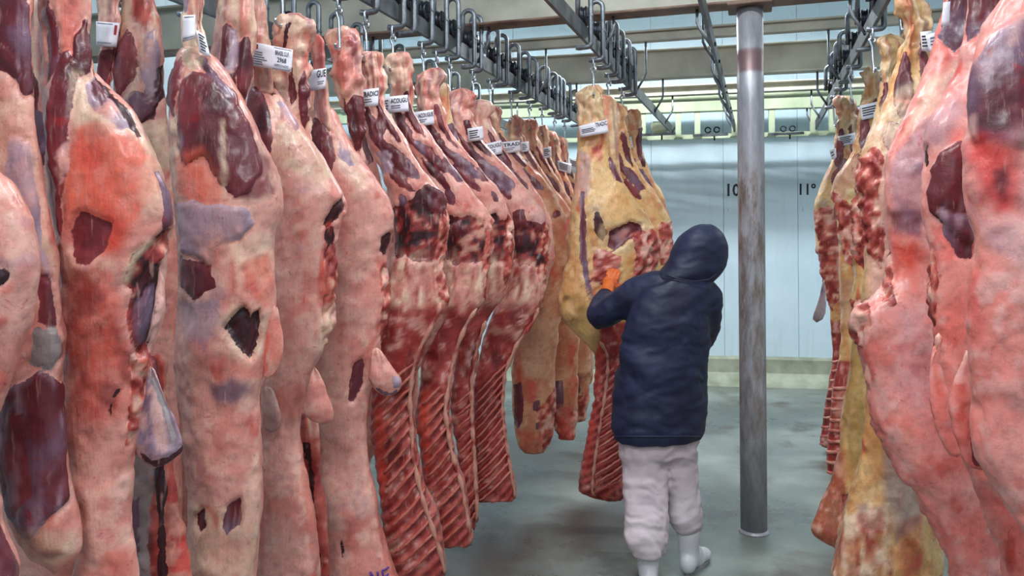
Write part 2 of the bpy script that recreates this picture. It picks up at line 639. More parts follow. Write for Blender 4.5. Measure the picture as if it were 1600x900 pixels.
wall_far = obj('wall_far', box_mesh('wall_far', (-5.6, 0.03, 0.0), (4.6, 0.12, CEIL_Z)), 'galv', loc=WP)
wall_far.rotation_euler.z = WALL_A
structure(wall_far, 'white insulated panel wall closing the cold room')
PW = 0.79
seam0 = float(np.dot(wall_pt(1018, 300) - WP, wd))
pm = box_mesh('panel', (0.0015, 0.0, 0.0), (PW - 0.0015, 0.03, CEIL_Z), 0.003)
for k in range(-6, 6):
    p = obj('panel', pm, 'wall', wall_far, (seam0 + k * PW, 0, 0))

# kerb along the far wall: upright lip and sloped foot
prof = [(0.0, 0.30), (-0.05, 0.30), (-0.075, 0.275), (-0.09, 0.13), (-0.16, 0.06), (-0.22, 0.03), (-0.24, 0.0), (0.0, 0.0)]
V, Fc = [], []
xs = np.linspace(-5.4, 4.4, 90)
for xx in xs:
    for (yy, zz) in prof:
        V.append((xx, yy, zz))
V = np.array(V)
V[:, 1:] += 0.006 * np.stack([vnoise(V * 5, 1), vnoise(V * 5, 2)], -1) * (V[:, 2:3] > 0.01)
Fc = grid_faces(len(xs), len(prof)).tolist()
kerb = obj('baseboard_far', mesh_np('kerb', V, Fc, False), 'curb', loc=WP)
kerb.rotation_euler.z = WALL_A
structure(kerb, 'mossy beige concrete kerb along the foot of the far wall')

# numbers on the wall
for s, x0, x1, yb, lab in (('10º', 1136.5, 1165, 306, 'black number 10 lettered on the white wall left of the column'),
                           ('11º', 1249.5, 1275, 304, 'black number 11 lettered on the white wall right of the column')):
    tv, tf = text_verts(s)
    sc_ = (x1 - x0) / (tv[:, 0].max() - tv[:, 0].min())
    pts = np.array([wall_pt(x0 + (a - tv[:, 0].min()) * sc_, yb - b * sc_ * 1.12, 0.002) for a, b, _ in tv])
    base = pts.mean(0)
    tag(obj('wall_number', mesh_np('wall_number', pts - base, tf, False), 'ink', loc=base), lab, 'number', 'location numbers on the far wall')

# ------------------------------------------------------------------ lamps (housings of the lights above)
for i, (lx, ly, ll, lw) in enumerate(LAMPS):
    r = empty('ceiling_lamp', (lx, ly, CEIL_Z))
    tag(r, 'white tube lamp on the ceiling, %s one' % ('%s from the camera end' % nth(i) if i else 'behind the camera'), 'lamp', 'ceiling tube lamps')
    obj('housing', box_mesh('housing', (-ll / 2, -0.06, -0.08), (ll / 2, 0.06, 0.0), 0.01), 'lampbody', r)
    obj('tube', tube_mesh('tube', [(-ll / 2 + 0.04, 0, -0.10), (ll / 2 - 0.04, 0, -0.10)], 0.014, 10), 'glow', r)

# ------------------------------------------------------------------ column
COLD = 4.53
cb = px(1178, 832, COLD)
cb[2] = 0.0
BEAM_A_Z = 1.72 + (CY - 11) / F_PX * COLD
col = empty('steel_column', cb)
tag(col, 'round worn steel column standing in the aisle right of the man', 'column')
CR = 0.0735
V, Fc = lathe_np([(CR, 0.0), (CR, 0.9), (CR, 1.8), (CR, 2.4), (CR, BEAM_A_Z - 0.02)], 40)
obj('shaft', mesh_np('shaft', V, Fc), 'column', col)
a = np.linspace(0, 2 * math.pi, 40, endpoint=False)
V, Fc = lathe_np([(CR + 0.012, 0.0), (CR + 0.010, 0.006), (CR + 0.005, 0.012), (CR + 0.001, 0.018)], 40)
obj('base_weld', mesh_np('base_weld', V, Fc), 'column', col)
obj('cap_plate', box_mesh('cap_plate', (-0.12, -0.12, BEAM_A_Z - 0.02), (0.12, 0.12, BEAM_A_Z), 0.003), 'beamrust', col)

# ------------------------------------------------------------------ beams across the room
BEAMS = []


def beam(D, ybot, height, width, ang, mat, label, x0=-4.9, x1=4.2, flmat=None, ft=0.014):
    c = px(1150, ybot, D)
    r = empty('ceiling_beam', (c[0], c[1], c[2]))
    r.rotation_euler.z = math.radians(ang)
    tag(r, label, 'beam', 'steel beams across the cold room')
    x0, x1 = x0 - c[0], x1 - c[0]
    obj('bottom_flange', box_mesh('bottom_flange', (x0, -width / 2, 0), (x1, width / 2, ft), 0.003), flmat or mat, r)
    obj('web', box_mesh('web', (x0, -0.006, ft), (x1, 0.006, height - ft)), mat, r)
    obj('top_flange', box_mesh('top_flange', (x0, -width / 2, height - ft), (x1, width / 2, height), 0.003), mat, r)
    BEAMS.append((c, math.radians(ang)))
    return r


beam(COLD, 10, 0.32, 0.16, 0.5, 'beam', 'deep cream beam with rusty lower flange resting on the column', flmat='beamrust')
beam(5.9, 56, 0.085, 0.08, 2, 'beam', 'shallow cream beam next behind the deep beam on the column')
beam(7.0, 118, 0.26, 0.12, 4, 'beam', 'deep cream beam midway between column and far wall')
beam(7.8, 146, 0.10, 0.10, 5, 'beam', 'thin cream beam close in front of the green beam')
beam(8.5, 173, 0.16, 0.10, 6.5, 'greenbeam', 'pale green beam carrying the rail ends by far wall')
# conduit between the last beams, thickened and shifted to cast a wall shadow band
c = px(1150, 148, 8.0)
pm = tube_mesh('conduit', [(-4.2, -0.38, 0), (-1.5, -0.13, 0), (4.0, 0.36, 0)], 0.05, 12)
tag(obj('conduit_pipe', pm, 'greenbeam', loc=c), 'pale pipe, thickened and shifted to cast a wall shadow band, running across between the thin cream beam and green beam', 'pipe')

# posts hanging from the green beam with foot plates
gb = BEAMS[4]


def line_pt(b, x):
    """point of beam b under picture column x"""
    c, an = b
    d = np.array([math.cos(an), math.sin(an), 0])
    n = np.array([-math.sin(an), math.cos(an), 0])
    rr = FWD + (x - CX) / F_PX * RGT
    t = np.dot(c - CAM, n) / np.dot(rr, n)
    p = CAM + rr * t
    return np.array([p[0], p[1], c[2]])


def place_post(x, lab):
    p = line_pt(gb, x)
    r = empty('rail_post', p)
    r.rotation_euler.z = gb[1]
    tag(r, lab, 'bracket', 'short posts under the green beam')
    h = 0.27
    obj('upright', box_mesh('upright', (-0.03, -0.03, -h), (0.03, 0.03, -0.001), 0.004), 'greenbeam', r)
    obj('foot_plate', box_mesh('foot_plate', (-0.045, -0.05, -h - 0.012), (0.045, 0.05, -h), 0.003), 'greenbeam', r)


POSTX = [1006, 1061, 1091, 1149, 1207, 1272, 1301]
PLAB = ['first from the left', 'second from the left', 'third from the left', 'half behind the column', 'just right of the column',
        'at the end of the right rail', 'rightmost of the row']
for x, l in zip(POSTX, PLAB):
    place_post(x, 'short pale green post under far beam, ' + l)


tb = empty('tie_bar', gb[0])
tb.rotation_euler.z = gb[1]
tag(tb, 'pale green tie bar joining the feet of the short posts', 'bar')
obj('bar', box_mesh('bar', (-4.0, 0.035, -0.285), (3.8, 0.06, -0.235), 0.003), 'greenbeam', tb)


# rail switches: little castings with a pair of round eyes
def rail_switch(x, y, lab, big=False):
    p = px(x, y, 8.35)
    r = empty('rail_switch', p)
    tag(r, lab, 'rail switch', 'rail switches by the far wall')
    V, Fc = merge([tube_np(np.concatenate([arc((s * 0.045, 0, 0.02), 0.028, 0, 345, 14)]), 0.008, 6) for s in (-1, 1)])
    obj('eye_plate', mesh_np('eye_plate', V, Fc), 'darksteel', r)
    obj('bar', box_mesh('bar', (-0.2, -0.015, -0.045), (0.16, 0.015, -0.018), 0.004), 'galv', r)
    obj('pin', tube_mesh('pin', [(0.02, 0, -0.04), (0.02, 0, -0.09)], 0.009, 8), 'darksteel', r)
    if big:
        obj('cover', box_mesh('cover', (-0.09, -0.05, -0.02), (0.09, 0.05, 0.10), 0.02), 'greenbeam', r)


rail_switch(1031, 205, 'boxy rail switch under green beam at end of middle rail', True)
rail_switch(1113, 206, 'small rail switch with two eyes left of the column')
rail_switch(1231, 204, 'small rail switch with two eyes right of the column')

# ------------------------------------------------------------------ overhead rails
RAIL_Z0, RAIL_Z1 = 1.72 + 1.02, 1.72 + 1.11
RAILS = {'rear': -2.47, 'crowded': -1.68, 'middle': -0.905, 'bare': -0.252, 'right': 0.562}
RLAB = {'rear': 'flat steel overhead rail furthest left, behind the crowded rail',
        'crowded': 'flat steel overhead rail crowded with roller hooks above the left carcasses',
        'middle': 'flat steel overhead rail above the carcass the man handles',
        'bare': 'bare steel overhead rail without hooks, left of the column',
        'right': 'flat steel overhead rail above the right hand carcasses'}
for k, X in RAILS.items():
    yend = line_pt(gb, 1188 + X * F_PX / (math.cos(YAW) * 8.3))[1]
    r = empty('overhead_rail', (X, 0, RAIL_Z0))
    tag(r, RLAB[k], 'rail', 'overhead meat rails')
    obj('bar', box_mesh('bar', (-0.009, -3.6, 0), (0.009, yend, RAIL_Z1 - RAIL_Z0), 0.002), 'rail', r)
    side = {'rear': 1, 'crowded': 1, 'middle': 1, 'bare': -1, 'right': -1}[k]
    ys = [Y_of(X, 0) - 2.0 + 0.0]
    hang = []
    for (bc, an) in BEAMS:
        yb = bc[1] + (X - bc[0]) * math.tan(an)
        hang.append((yb, bc[2]))
    extra = [(1.2, BEAM_A_Z), (2.9, BEAM_A_Z)] if k == 'bare' else []
    if k == 'bare':
        for yy in (5.2, 6.4, 7.5):
            hang.append((yy, 3.05))
    for (yb, zb) in hang:
        o_ = 0.085 * side
        path = [(o_, yb, zb - RAIL_Z0 + 0.002), (o_, yb, 0.16), (o_ * 0.8, yb, 0.12), (0.012 * side, yb, 0.03)]
        obj('hanger', tube_mesh('hanger', path, 0.009, 8), 'galv', r)
        obj('bolt', tube_mesh('bolt', [(-0.02, yb, 0.03), (0.02, yb, 0.03)], 0.012, 6), 'darksteel', r)

# ------------------------------------------------------------------ roller hooks
TZ = RAIL_Z1
strap_path = np.concatenate([
    [(-0.036, 0, 0.02)], arc((0, 0, 0.185), 0.036, 180, 0, 9),
    [(0.036, 0, 0.05), (0.036, 0, -0.10)], arc((0.016, 0, -0.10), 0.02, 0, -90, 5), [(-0.03, 0, -0.122), (-0.045, 0, -0.118)]])
strap_me = tube_mesh('strap', strap_path, 0.0145, 8, flat=((0, 1, 0), 1.0))
V, Fc = lathe_np([(0.02, -0.016), (0.05, -0.018), (0.055, -0.011), (0.047, -0.007), (0.047, 0.007), (0.055, 0.011), (0.05, 0.018), (0.02, 0.016)], 18, 'X', (0, 0, 0.047))
wheel_me = mesh_np('wheel', V, Fc)
V, Fc = lathe_np([(0.009, -0.05), (0.014, -0.048), (0.014, -0.04), (0.008, -0.038), (0.008, 0.038), (0.014, 0.04), (0.014, 0.048), (0.009, 0.05)], 10, 'X', (0, 0, 0.047))
axle_me = mesh_np('axle', V, Fc)


def link_path(c, h, wdt, ax):
    ax = np.asarray(ax, float)
    up = np.array([0, 0, 1.0])
    a = np.concatenate([arc(np.array(c) + up * (h - wdt), wdt, 0, 180, 7, ax, up), arc(np.array(c) - up * (h - wdt), wdt, 180, 360, 7, ax, up)])
    return np.concatenate([a, a[:1]])


V, Fc = tube_np(link_path((-0.02, 0, -0.142), 0.03, 0.013, (0, 1, 0)), 0.006, 7)
link_me = mesh_np('chain_link', V, Fc)
hook_path = np.concatenate([arc((-0.02, 0, -0.178), 0.013, -60, 200, 9), [(-0.022, 0, -0.21), (-0.02, 0, -0.27), (-0.016, -0.004, -0.315)],
                            arc((-0.016, -0.03, -0.32), 0.026, 0, -170, 8, (0, 1, 0), (0, 0, 1))])
hook_me = tube_mesh('meat_hook', hook_path, 0.0065, 8)
for me, mn in ((strap_me, 'galv'), (wheel_me, 'darksteel'), (axle_me, 'galv'), (link_me, 'chrome'), (hook_me, 'chrome')):
    me.materials.append(M[mn])


def trolley(X, D, loaded, label, group):
    r = empty('roller_hook', (X, Y_of(X, D), TZ))
    r.rotation_euler.z = random.uniform(-0.12, 0.12)
    tag(r, label, 'hook', group)
    obj('strap', strap_me, None, r)
    obj('wheel', wheel_me, None, r)
    obj('axle', axle_me, None, r)
    if loaded:
        rz = random.uniform(-0.5, 0.5)
        for n_, me in (('chain_link', link_me), ('meat_hook', hook_me)):
            o = obj(n_, me, None, r)
            o.rotation_euler.x = random.uniform(-0.03, 0.03)
    return r


TROLLEYS = {k: [] for k in RAILS}   # filled by the carcasses: (D, loaded)

# ================================================================== carcasses
PAL = {k: lin(v) for k, v in {
    'fatA': (228, 163, 150), 'fatB': (217, 138, 126), 'fatC': (233, 186, 170), 'stain': (206, 66, 58), 'lilac': (182, 148, 160),
    'yelA': (228, 184, 124), 'yelB': (212, 150, 92), 'yelC': (236, 206, 160),
    'oraA': (214, 158, 124), 'oraB': (196, 122, 92), 'oraC': (226, 186, 152),
    'lean': (104, 38, 48), 'leanD': (72, 24, 34), 'leanL': (136, 60, 66),
    'mem': (178, 152, 168), 'memD': (116, 84, 104), 'red': (214, 76, 60), 'orange': (226, 104, 80), 'cream': (236, 206, 178),
    'ribA': (158, 50, 48), 'ribB': (186, 88, 78), 'ribC': (208, 150, 132), 'ribL': (198, 118, 102), 'ribD': (96, 26, 30),
    'blood': (222, 40, 38), 'dark': (50, 16, 24), 'blue': (98, 76, 98), 'pinkq': (242, 158, 148), 'pinkw': (240, 184, 176), 'pinkr': (238, 134, 124), 'grey': (164, 150, 150), 'olive': (176, 144, 84)}.items()}
BASES = {
    'pink': ('fatA', 'fatB', 'fatC', 'stain', 'lilac', 0.12, 0.12),
    'rosy': ('pinkq', 'pinkr', 'pinkw', 'stain', 'lilac', 0.06, 0.05),
    'yellow': ('yelA', 'yelB', 'yelC', 'stain', 'grey', 0.22, 0.2),
    'orange': ('oraA', 'oraB', 'oraC', 'stain', 'lean', 0.24, 0.2),
    'rib': ('ribA', 'ribB', 'ribC', 'ribD', 'stain', 0.2, 0.4),
    'membrane': ('mem', 'memD', 'fatA', 'lean', 'blue', 0.25, 0.25),
    'shank': ('fatA', 'fatC', 'fatB', 'stain', 'yelC', 0.22, 0.2),
    'yshank': ('yelA', 'yelC', 'oraA', 'stain', 'fatB', 0.30, 0.2),
}


def smooth_rows(rows, n):
    R = np.array(rows, float)
    R = R[np.argsort(R[:, 0])]
    y = np.linspace(R[0, 0], R[-1, 0], n)
    xl, xr = np.interp(y, R[:, 0], R[:, 1]), np.interp(y, R[:, 0], R[:, 2])
    k = max(1, int(n * 0.012))
    ker = np.hanning(2 * k + 3)[1:-1]
    ker /= ker.sum()
    pad = len(ker) // 2

    def sm(a):
        b = np.concatenate([2 * a[0] - a[pad:0:-1], a, 2 * a[-1] - a[-2:-pad - 2:-1]])
        return np.convolve(b, ker, 'valid')
    return y, sm(xl), sm(xr)


def sdf_poly(x, y, poly):
    P = np.asarray(poly, float)
    d = np.full(x.shape, 1e9)
    inside = np.zeros(x.shape, bool)
    n = len(P)
    for i in range(n):
        ax, ay = P[i]
        bx, by = P[(i + 1) % n]
        ex, ey = bx - ax, by - ay
        t = np.clip(((x - ax) * ex + (y - ay) * ey) / (ex * ex + ey * ey + 1e-9), 0, 1)
        d = np.minimum(d, np.hypot(x - ax - t * ex, y - ay - t * ey))
        c = ((ay > y) != (by > y)) & (x < ex * (y - ay) / (ey if abs(ey) > 1e-9 else 1e-9) + ax)
        inside ^= c
    return np.where(inside, -d, d)


HARD = ('gnarl', 'lean', 'leanmem', 'leandark', 'cavity', 'mem', 'dark', 'blue', 'memD', 'grey')


class Slab:
    """closed lump of meat whose outline (rows of picture y, left x, right x) stands D metres away, with its own thickness"""

    def __init__(self, rows, D, thick=0.75, bmax=0.15, pw=0.85, sway=None, round_ends=(0.02, 0.03), knob=False):
        self.knob = knob
        self.rows, self.D, self.thick, self.bmax, self.pw, self.sway, self.re = rows, D, thick, bmax, pw, sway, round_ends

    def build(self, seed, base, patches=(), lump=1.0, res=1.0, red=0.0, sinew=None):
        D = self.D
        R = np.array(self.rows, float)
        H = (R[:, 0].max() - R[:, 0].min()) / F_PX * D
        wmax = (R[:, 2] - R[:, 1]).max() / F_PX * D
        step = 0.0085 * max(1.0, D / 2.4) / res
        nt = int(np.clip(H / step, 14, 320))
        na = int(np.clip(wmax * 2.6 / step, 16, 150))
        y, xl, xr = smooth_rows(self.rows, nt)
        if self.knob:   # hock joint: a wide knuckle, then a narrower neck, a little crooked
            dd = (y - y[0]) / F_PX * D
            rk = np.random.RandomState(seed)
            g = 1 + 0.20 * np.exp(-((dd - 0.045) / 0.035) ** 2) - 0.14 * np.exp(-((dd - 0.15) / 0.05) ** 2)
            sh = (0.012 * np.exp(-((dd - 0.03) / 0.04) ** 2) - 0.008 * np.exp(-((dd - 0.14) / 0.05) ** 2)) * rk.choice([-1, 1]) / D * F_PX
            mid, hf = (xl + xr) / 2 + sh, (xr - xl) / 2 * g
            xl, xr = mid - hf, mid + hf
        Lp, Rp = px(xl, y, D), px(xr, y, D)
        C = (Lp + Rp) / 2
        h = (Rp - Lp) / 2
        hw = np.linalg.norm(h, axis=1)
        b = np.minimum(self.bmax, self.thick * hw)
        kk = max(3, nt // 30)
        b = np.convolve(np.pad(b, kk, mode='edge'), np.ones(2 * kk + 1) / (2 * kk + 1), 'valid')
        t = np.linspace(0, 1, nt)
        cap = np.ones(nt)
        for e, tt in ((self.re[0], t), (self.re[1], 1 - t)):
            if e > 0:
                q = np.clip(tt / e, 0, 1)
                cap *= np.sqrt(np.clip(1 - (1 - q) ** 2, 0.0009, 1))
        dirs = np.array([ray((a + c_) / 2) for a, c_ in zip(xl, xr)])
        if self.sway is not None:
            sy = np.interp(y, [s[0] for s in self.sway], [s[1] for s in self.sway])
            C = C + dirs * sy[:, None]
        th = np.linspace(0, 2 * math.pi, na, endpoint=False)
        ct, st = np.cos(th), np.sin(th)
        lat = np.sign(ct) * np.abs(ct) ** self.pw
        dep = np.sign(st) * np.abs(st) ** self.pw
        V = C[:, None, :] + h[:, None, :] * (lat[None, :, None] * cap[:, None, None]) + dirs[:, None, :] * (dep[None, :] * (b * cap)[:, None])[:, :, None]
        # picture position of each vertex's outline coordinate
        PX = (xl + xr)[:, None] / 2 + (xr - xl)[:, None] / 2 * lat[None, :]
        PY = np.repeat(y[:, None], na, 1)
        front = (dep < 0.12)[None, :].repeat(nt, 0)
        # normals
        du = np.roll(V, -1, 1) - np.roll(V, 1, 1)
        dv = np.gradient(V, axis=0)
        nr = np.cross(du, dv)
        nr /= np.linalg.norm(nr, axis=2)[..., None] + 1e-9
        out = V - C[:, None, :]
        sgn = np.sign((nr * out).sum(2).mean())
        nr *= sgn
        self.y, self.xl, self.xr, self.b, self.C, self.h, self.dirs = y, xl, xr, b * cap, C, h, dirs
        # ---- colour
        A, B, Cc, S, T, sa, ta = BASES[base]
        f1 = fbm(V * 9, seed, 4)
        f2 = fbm(V * (14, 14, 7), seed + 50, 4)
        f3 = fbm(V * 5, seed + 90, 4)
        f4 = fbm(V * 30, seed + 130, 3)
        fib = vnoise(V * (60, 60, 8), seed + 11)
        col = PAL[A] + (PAL[B] - PAL[A]) * sstep(-0.35, 0.35, f1)[..., None]
        col = col + (PAL[Cc] - col) * (sstep(0.1, 0.6, f4 + 0.6 * f3) * 0.6)[..., None]
        col = col + (PAL[S] - col) * (sstep(0.62 - sa - red, 1.1 - sa - red, f2 + 0.25 * f4) * 0.75)[..., None]
        col = col + (PAL[T] - col) * (sstep(0.75 - ta, 1.1 - ta, f3 - 0.3 * f4) * 0.6)[..., None]
        disp = (f3 * 0.010 + f1 * 0.0032 + f4 * 0.0016) * lump
        scale_m = D / F_PX
        # sinews and knobs of the bare leg end
        if sinew is None:
            sinew = y[0] + 0.10 * (y[-1] - y[0])
        wS = sstep(sinew + 0.06 / scale_m, sinew - 0.05 / scale_m, PY)
        lat2 = np.broadcast_to(lat[None, :] * 4.2 + dep[None, :] * 2.0, PX.shape)
        strand = vnoise(np.stack([lat2 + 0.8 * f1, V[..., 2] * 5.0, np.full(PX.shape, seed * 0.37)], -1), seed + 5)
        strand2 = vnoise(np.stack([lat2 * 1.9 + 0.8 * f2, V[..., 2] * 6.0, np.full(PX.shape, seed * 0.11)], -1), seed + 6)
        if self.knob:
            disp = disp + wS * (0.008 * fbm(V * 22, seed + 211, 2) + 0.004 * f4)
        disp = disp * (1 + 0.9 * wS) + wS * (0.008 * strand + 0.005 * strand2)
        wT = wS * sstep(-0.1, 0.5, strand2)
        col = col + (PAL['cream'] - col) * (wT * 0.75)[..., None]
        wT = wS * sstep(0.1, 0.6, strand - 0.3 * f4)
        col = col + (PAL['stain'] * 0.9 - col) * (wT * 0.6)[..., None]
        wT = wS * sstep(0.25, 0.7, -strand2 + 0.4 * f2)
        col = col + (PAL['memD'] - col) * (wT * 0.6)[..., None]
        wob = (f4 * 0.010 + f2 * 0.012) / scale_m
        edge = np.full(PX.shape, 0.05)
        col1 = col.copy()
        fold = 1 - np.abs(fbm(V * (7, 7, 1.6) + 0.5 * f3[..., None], seed + 170, 3))
        disp = disp + lump * 0.012 * (fold - 0.75)
        for p in patches:
            kind, poly = p[0], p[1]
            opt = p[2] if len(p) > 2 else {}
            sd = sdf_poly(PX, PY, poly) + wob * opt.get('wob', 0.7)
            fe = opt.get('fe', 0.006) / scale_m
            mk = sstep(fe, -fe, sd) * opt.get('k', 1.0)
            if kind in ('red', 'orange', 'pinkr', 'cream', 'yelC', 'fatty'):
                mk = mk * (0.55 + 0.45 * sstep(-0.45, 0.25, f4 + 0.6 * f2))
            if not opt.get('both'):
                mk = mk * front
            dcol = patch_col(kind, f1, f2, f3, f4, fib)
            if 'stripe' in opt:
                per, slo, y_on = opt['stripe']
                ph = np.sin((PY + slo * lat[None, :] + 5 * f3) / per * 2 * math.pi)
                on = sstep(y_on - 25, y_on + 25, PY)
                dcol = dcol + (PAL['ribB'] * 1.05 - dcol) * (on * sstep(0.1, 0.8, ph) * 0.75)[..., None]
                dcol = dcol + (PAL['ribD'] - dcol) * (on * sstep(0.2, 0.9, -ph) * 0.55)[..., None]
                disp = disp + mk * on * 0.004 * ph
            disp = disp + mk * opt.get('bump', 0.0)
            if kind == 'gnarl':
                gl = 1 - np.abs(fbm(V * 24, seed + 300, 3)) * 1.3
                disp = disp + mk * opt.get('amp', 0.022) * (gl - 0.45)
            if kind in HARD and opt.get('fe', 0.006) <= 0.01 and opt.get('k', 1.0) >= 0.69:
                sm = sd * scale_m
                sm = np.where(front | bool(opt.get('both')), sm, 0.05)
                take = (sm < 0.014) & ((sm < edge) | (sm < 0.001))
                col1 = np.where(take[..., None], dcol, col1)
                col = np.where((take & (sm < 0.001))[..., None], col + (dcol - col) * 0.0, col)
                edge = np.minimum(edge, sm)
                disp = disp - 0.005 * np.exp(-(sm / 0.006) ** 2)
                continue
            col = col + (dcol - col) * mk[..., None]
            inner = mk * (edge < 0.0)
            col1 = col1 + (dcol - col1) * inner[..., None]
            if kind in ('lean', 'leanmem', 'leandark') and opt.get('rim', True):
                rim = np.exp(-(sd / (0.007 / scale_m)) ** 2) * (front if not opt.get('both') else 1) * 0.5 * opt.get('k', 1.0)
                col = col + (PAL['cream'] * 0.8 - col) * (rim * sstep(-0.2, 0.5, f2))[..., None]
        endk = np.minimum(1, cap)[:, None]
        V = V + nr * (disp * endk)[..., None]
        self.V = V
        faces = grid_faces(nt, na)
        if sgn < 0:
            faces = faces[:, ::-1]
        n = nt * na
        top, bot = V[0].mean(0), V[-1].mean(0)
        j = np.arange(na)
        j2 = (j + 1) % na
        t1 = np.stack([np.full(na, n), j2, j, j], -1)[:, :3]
        t2 = np.stack([np.full(na, n + 1), (nt - 1) * na + j, (nt - 1) * na + j2], -1)
        if sgn < 0:
            t1, t2 = t1[:, ::-1], t2[:, ::-1]
        allV = np.concatenate([V.reshape(-1, 3), top[None], bot[None]])
        allC = np.concatenate([col.reshape(-1, 3), col[0].mean(0)[None], col[-1].mean(0)[None]])
        C1 = np.concatenate([col1.reshape(-1, 3), col1[0].mean(0)[None], col1[-1].mean(0)[None]])
        E = np.concatenate([edge.ravel(), [0.05, 0.05]])
        tris = np.concatenate([faces[:, [0, 1, 2]], faces[:, [0, 2, 3]], t1, t2])
        return allV, tris, (np.clip(allC, 0.002, 1), np.clip(C1, 0.002, 1), E)

    def at(self, s, y, lift=0.0):
        """point of the camera-facing surface at lateral fraction s (-1..1) and picture height y"""
        i = np.clip(np.interp(y, self.y, np.arange(len(self.y))), 0, len(self.y) - 1.001)
        i0 = np.floor(i).astype(int)
        f = (i - i0)[..., None]
        C = self.C[i0] * (1 - f) + self.C[i0 + 1] * f
        h = self.h[i0] * (1 - f) + self.h[i0 + 1] * f
        b = np.interp(y, self.y, self.b)
        dr = self.dirs[i0]
        q = np.clip(np.abs(s), 0, 0.999) ** (1 / self.pw)
        dp = np.sqrt(1 - q * q) ** self.pw
        return C + h * np.asarray(s)[..., None] - dr * (b * dp + lift)[..., None]


def lerp(a, b, t):
    return a + (b - a) * t[..., None]


def patch_col(kind, f1, f2, f3, f4, fib):
    P = PAL
    if kind == 'lean':
        c = lerp(P['lean'], P['leanL'], sstep(-0.2, 0.7, f1))
        c = lerp(c, P['leanD'], sstep(0.0, 0.8, -f2))
        return lerp(c, P['mem'], sstep(0.55, 0.95, fib + 0.3 * f1) * 0.35)
    if kind == 'leandark':
        return lerp(P['leanD'], P['dark'], sstep(-0.3, 0.5, f2))
    if kind == 'leanmem':
        c = lerp(P['lean'], P['memD'], sstep(-0.3, 0.5, f1))
        return lerp(c, P['mem'], sstep(0.2, 0.9, fib + 0.5 * f3) * 0.75)
    if kind == 'mem':
        c = lerp(P['mem'], P['fatA'], sstep(-0.1, 0.6, f1))
        return lerp(c, P['memD'], sstep(0.2, 0.9, fib + 0.4 * f2) * 0.6)
    if kind == 'cavity':
        n = f4 * 0.8 + f2 * 0.5
        c = lerp(P['dark'], P['ribA'], sstep(-0.25, 0.15, n))
        c = lerp(c, P['ribC'], sstep(0.2, 0.45, n))
        return lerp(c, P['leanD'], sstep(0.1, 0.5, f1))
    if kind == 'gnarl':
        n = f4 * 1.0 + f2 * 0.35
        c = lerp(P['ribA'] * 0.8, P['ribB'], sstep(-0.6, -0.1, n))
        c = lerp(c, P['orange'] * 0.9, sstep(-0.2, 0.15, n) * 0.8)
        return lerp(c, P['fatC'], sstep(-0.05, 0.4, n) * 0.85)
    if kind == 'fatty':
        n = f4 * 0.45 + f1 * 0.35 + fib * 1.0
        c = lerp(P['ribA'], P['ribC'], sstep(-0.5, 0.1, n))
        return lerp(c, P['cream'], sstep(0.15, 0.6, n))
    if kind == 'ribmeat':
        c = lerp(P['ribA'], P['ribB'], sstep(-0.3, 0.5, f4 + 0.3 * f1))
        c = lerp(c, P['ribD'], sstep(0.15, 0.7, f2) * 0.8)
        c = lerp(c, P['ribC'], sstep(0.35, 0.8, f1 + 0.4 * f4) * 0.7)
        return lerp(c, P['pinkw'], sstep(0.45, 0.7, f4) * 0.6)
    if kind == 'orange':
        return lerp(P['orange'], P['red'], sstep(-0.2, 0.5, f2))
    if kind == 'red':
        return lerp(P['red'], P['ribA'], sstep(-0.2, 0.6, f2 + 0.4 * f4))
    if kind == 'yellow':
        return lerp(P['yelA'], P['yelB'], sstep(-0.3, 0.6, f1))
    if kind in P:
        c = P[kind]
        return lerp(c, c * 0.8, sstep(-0.3, 0.6, f1))
    raise KeyError(kind)


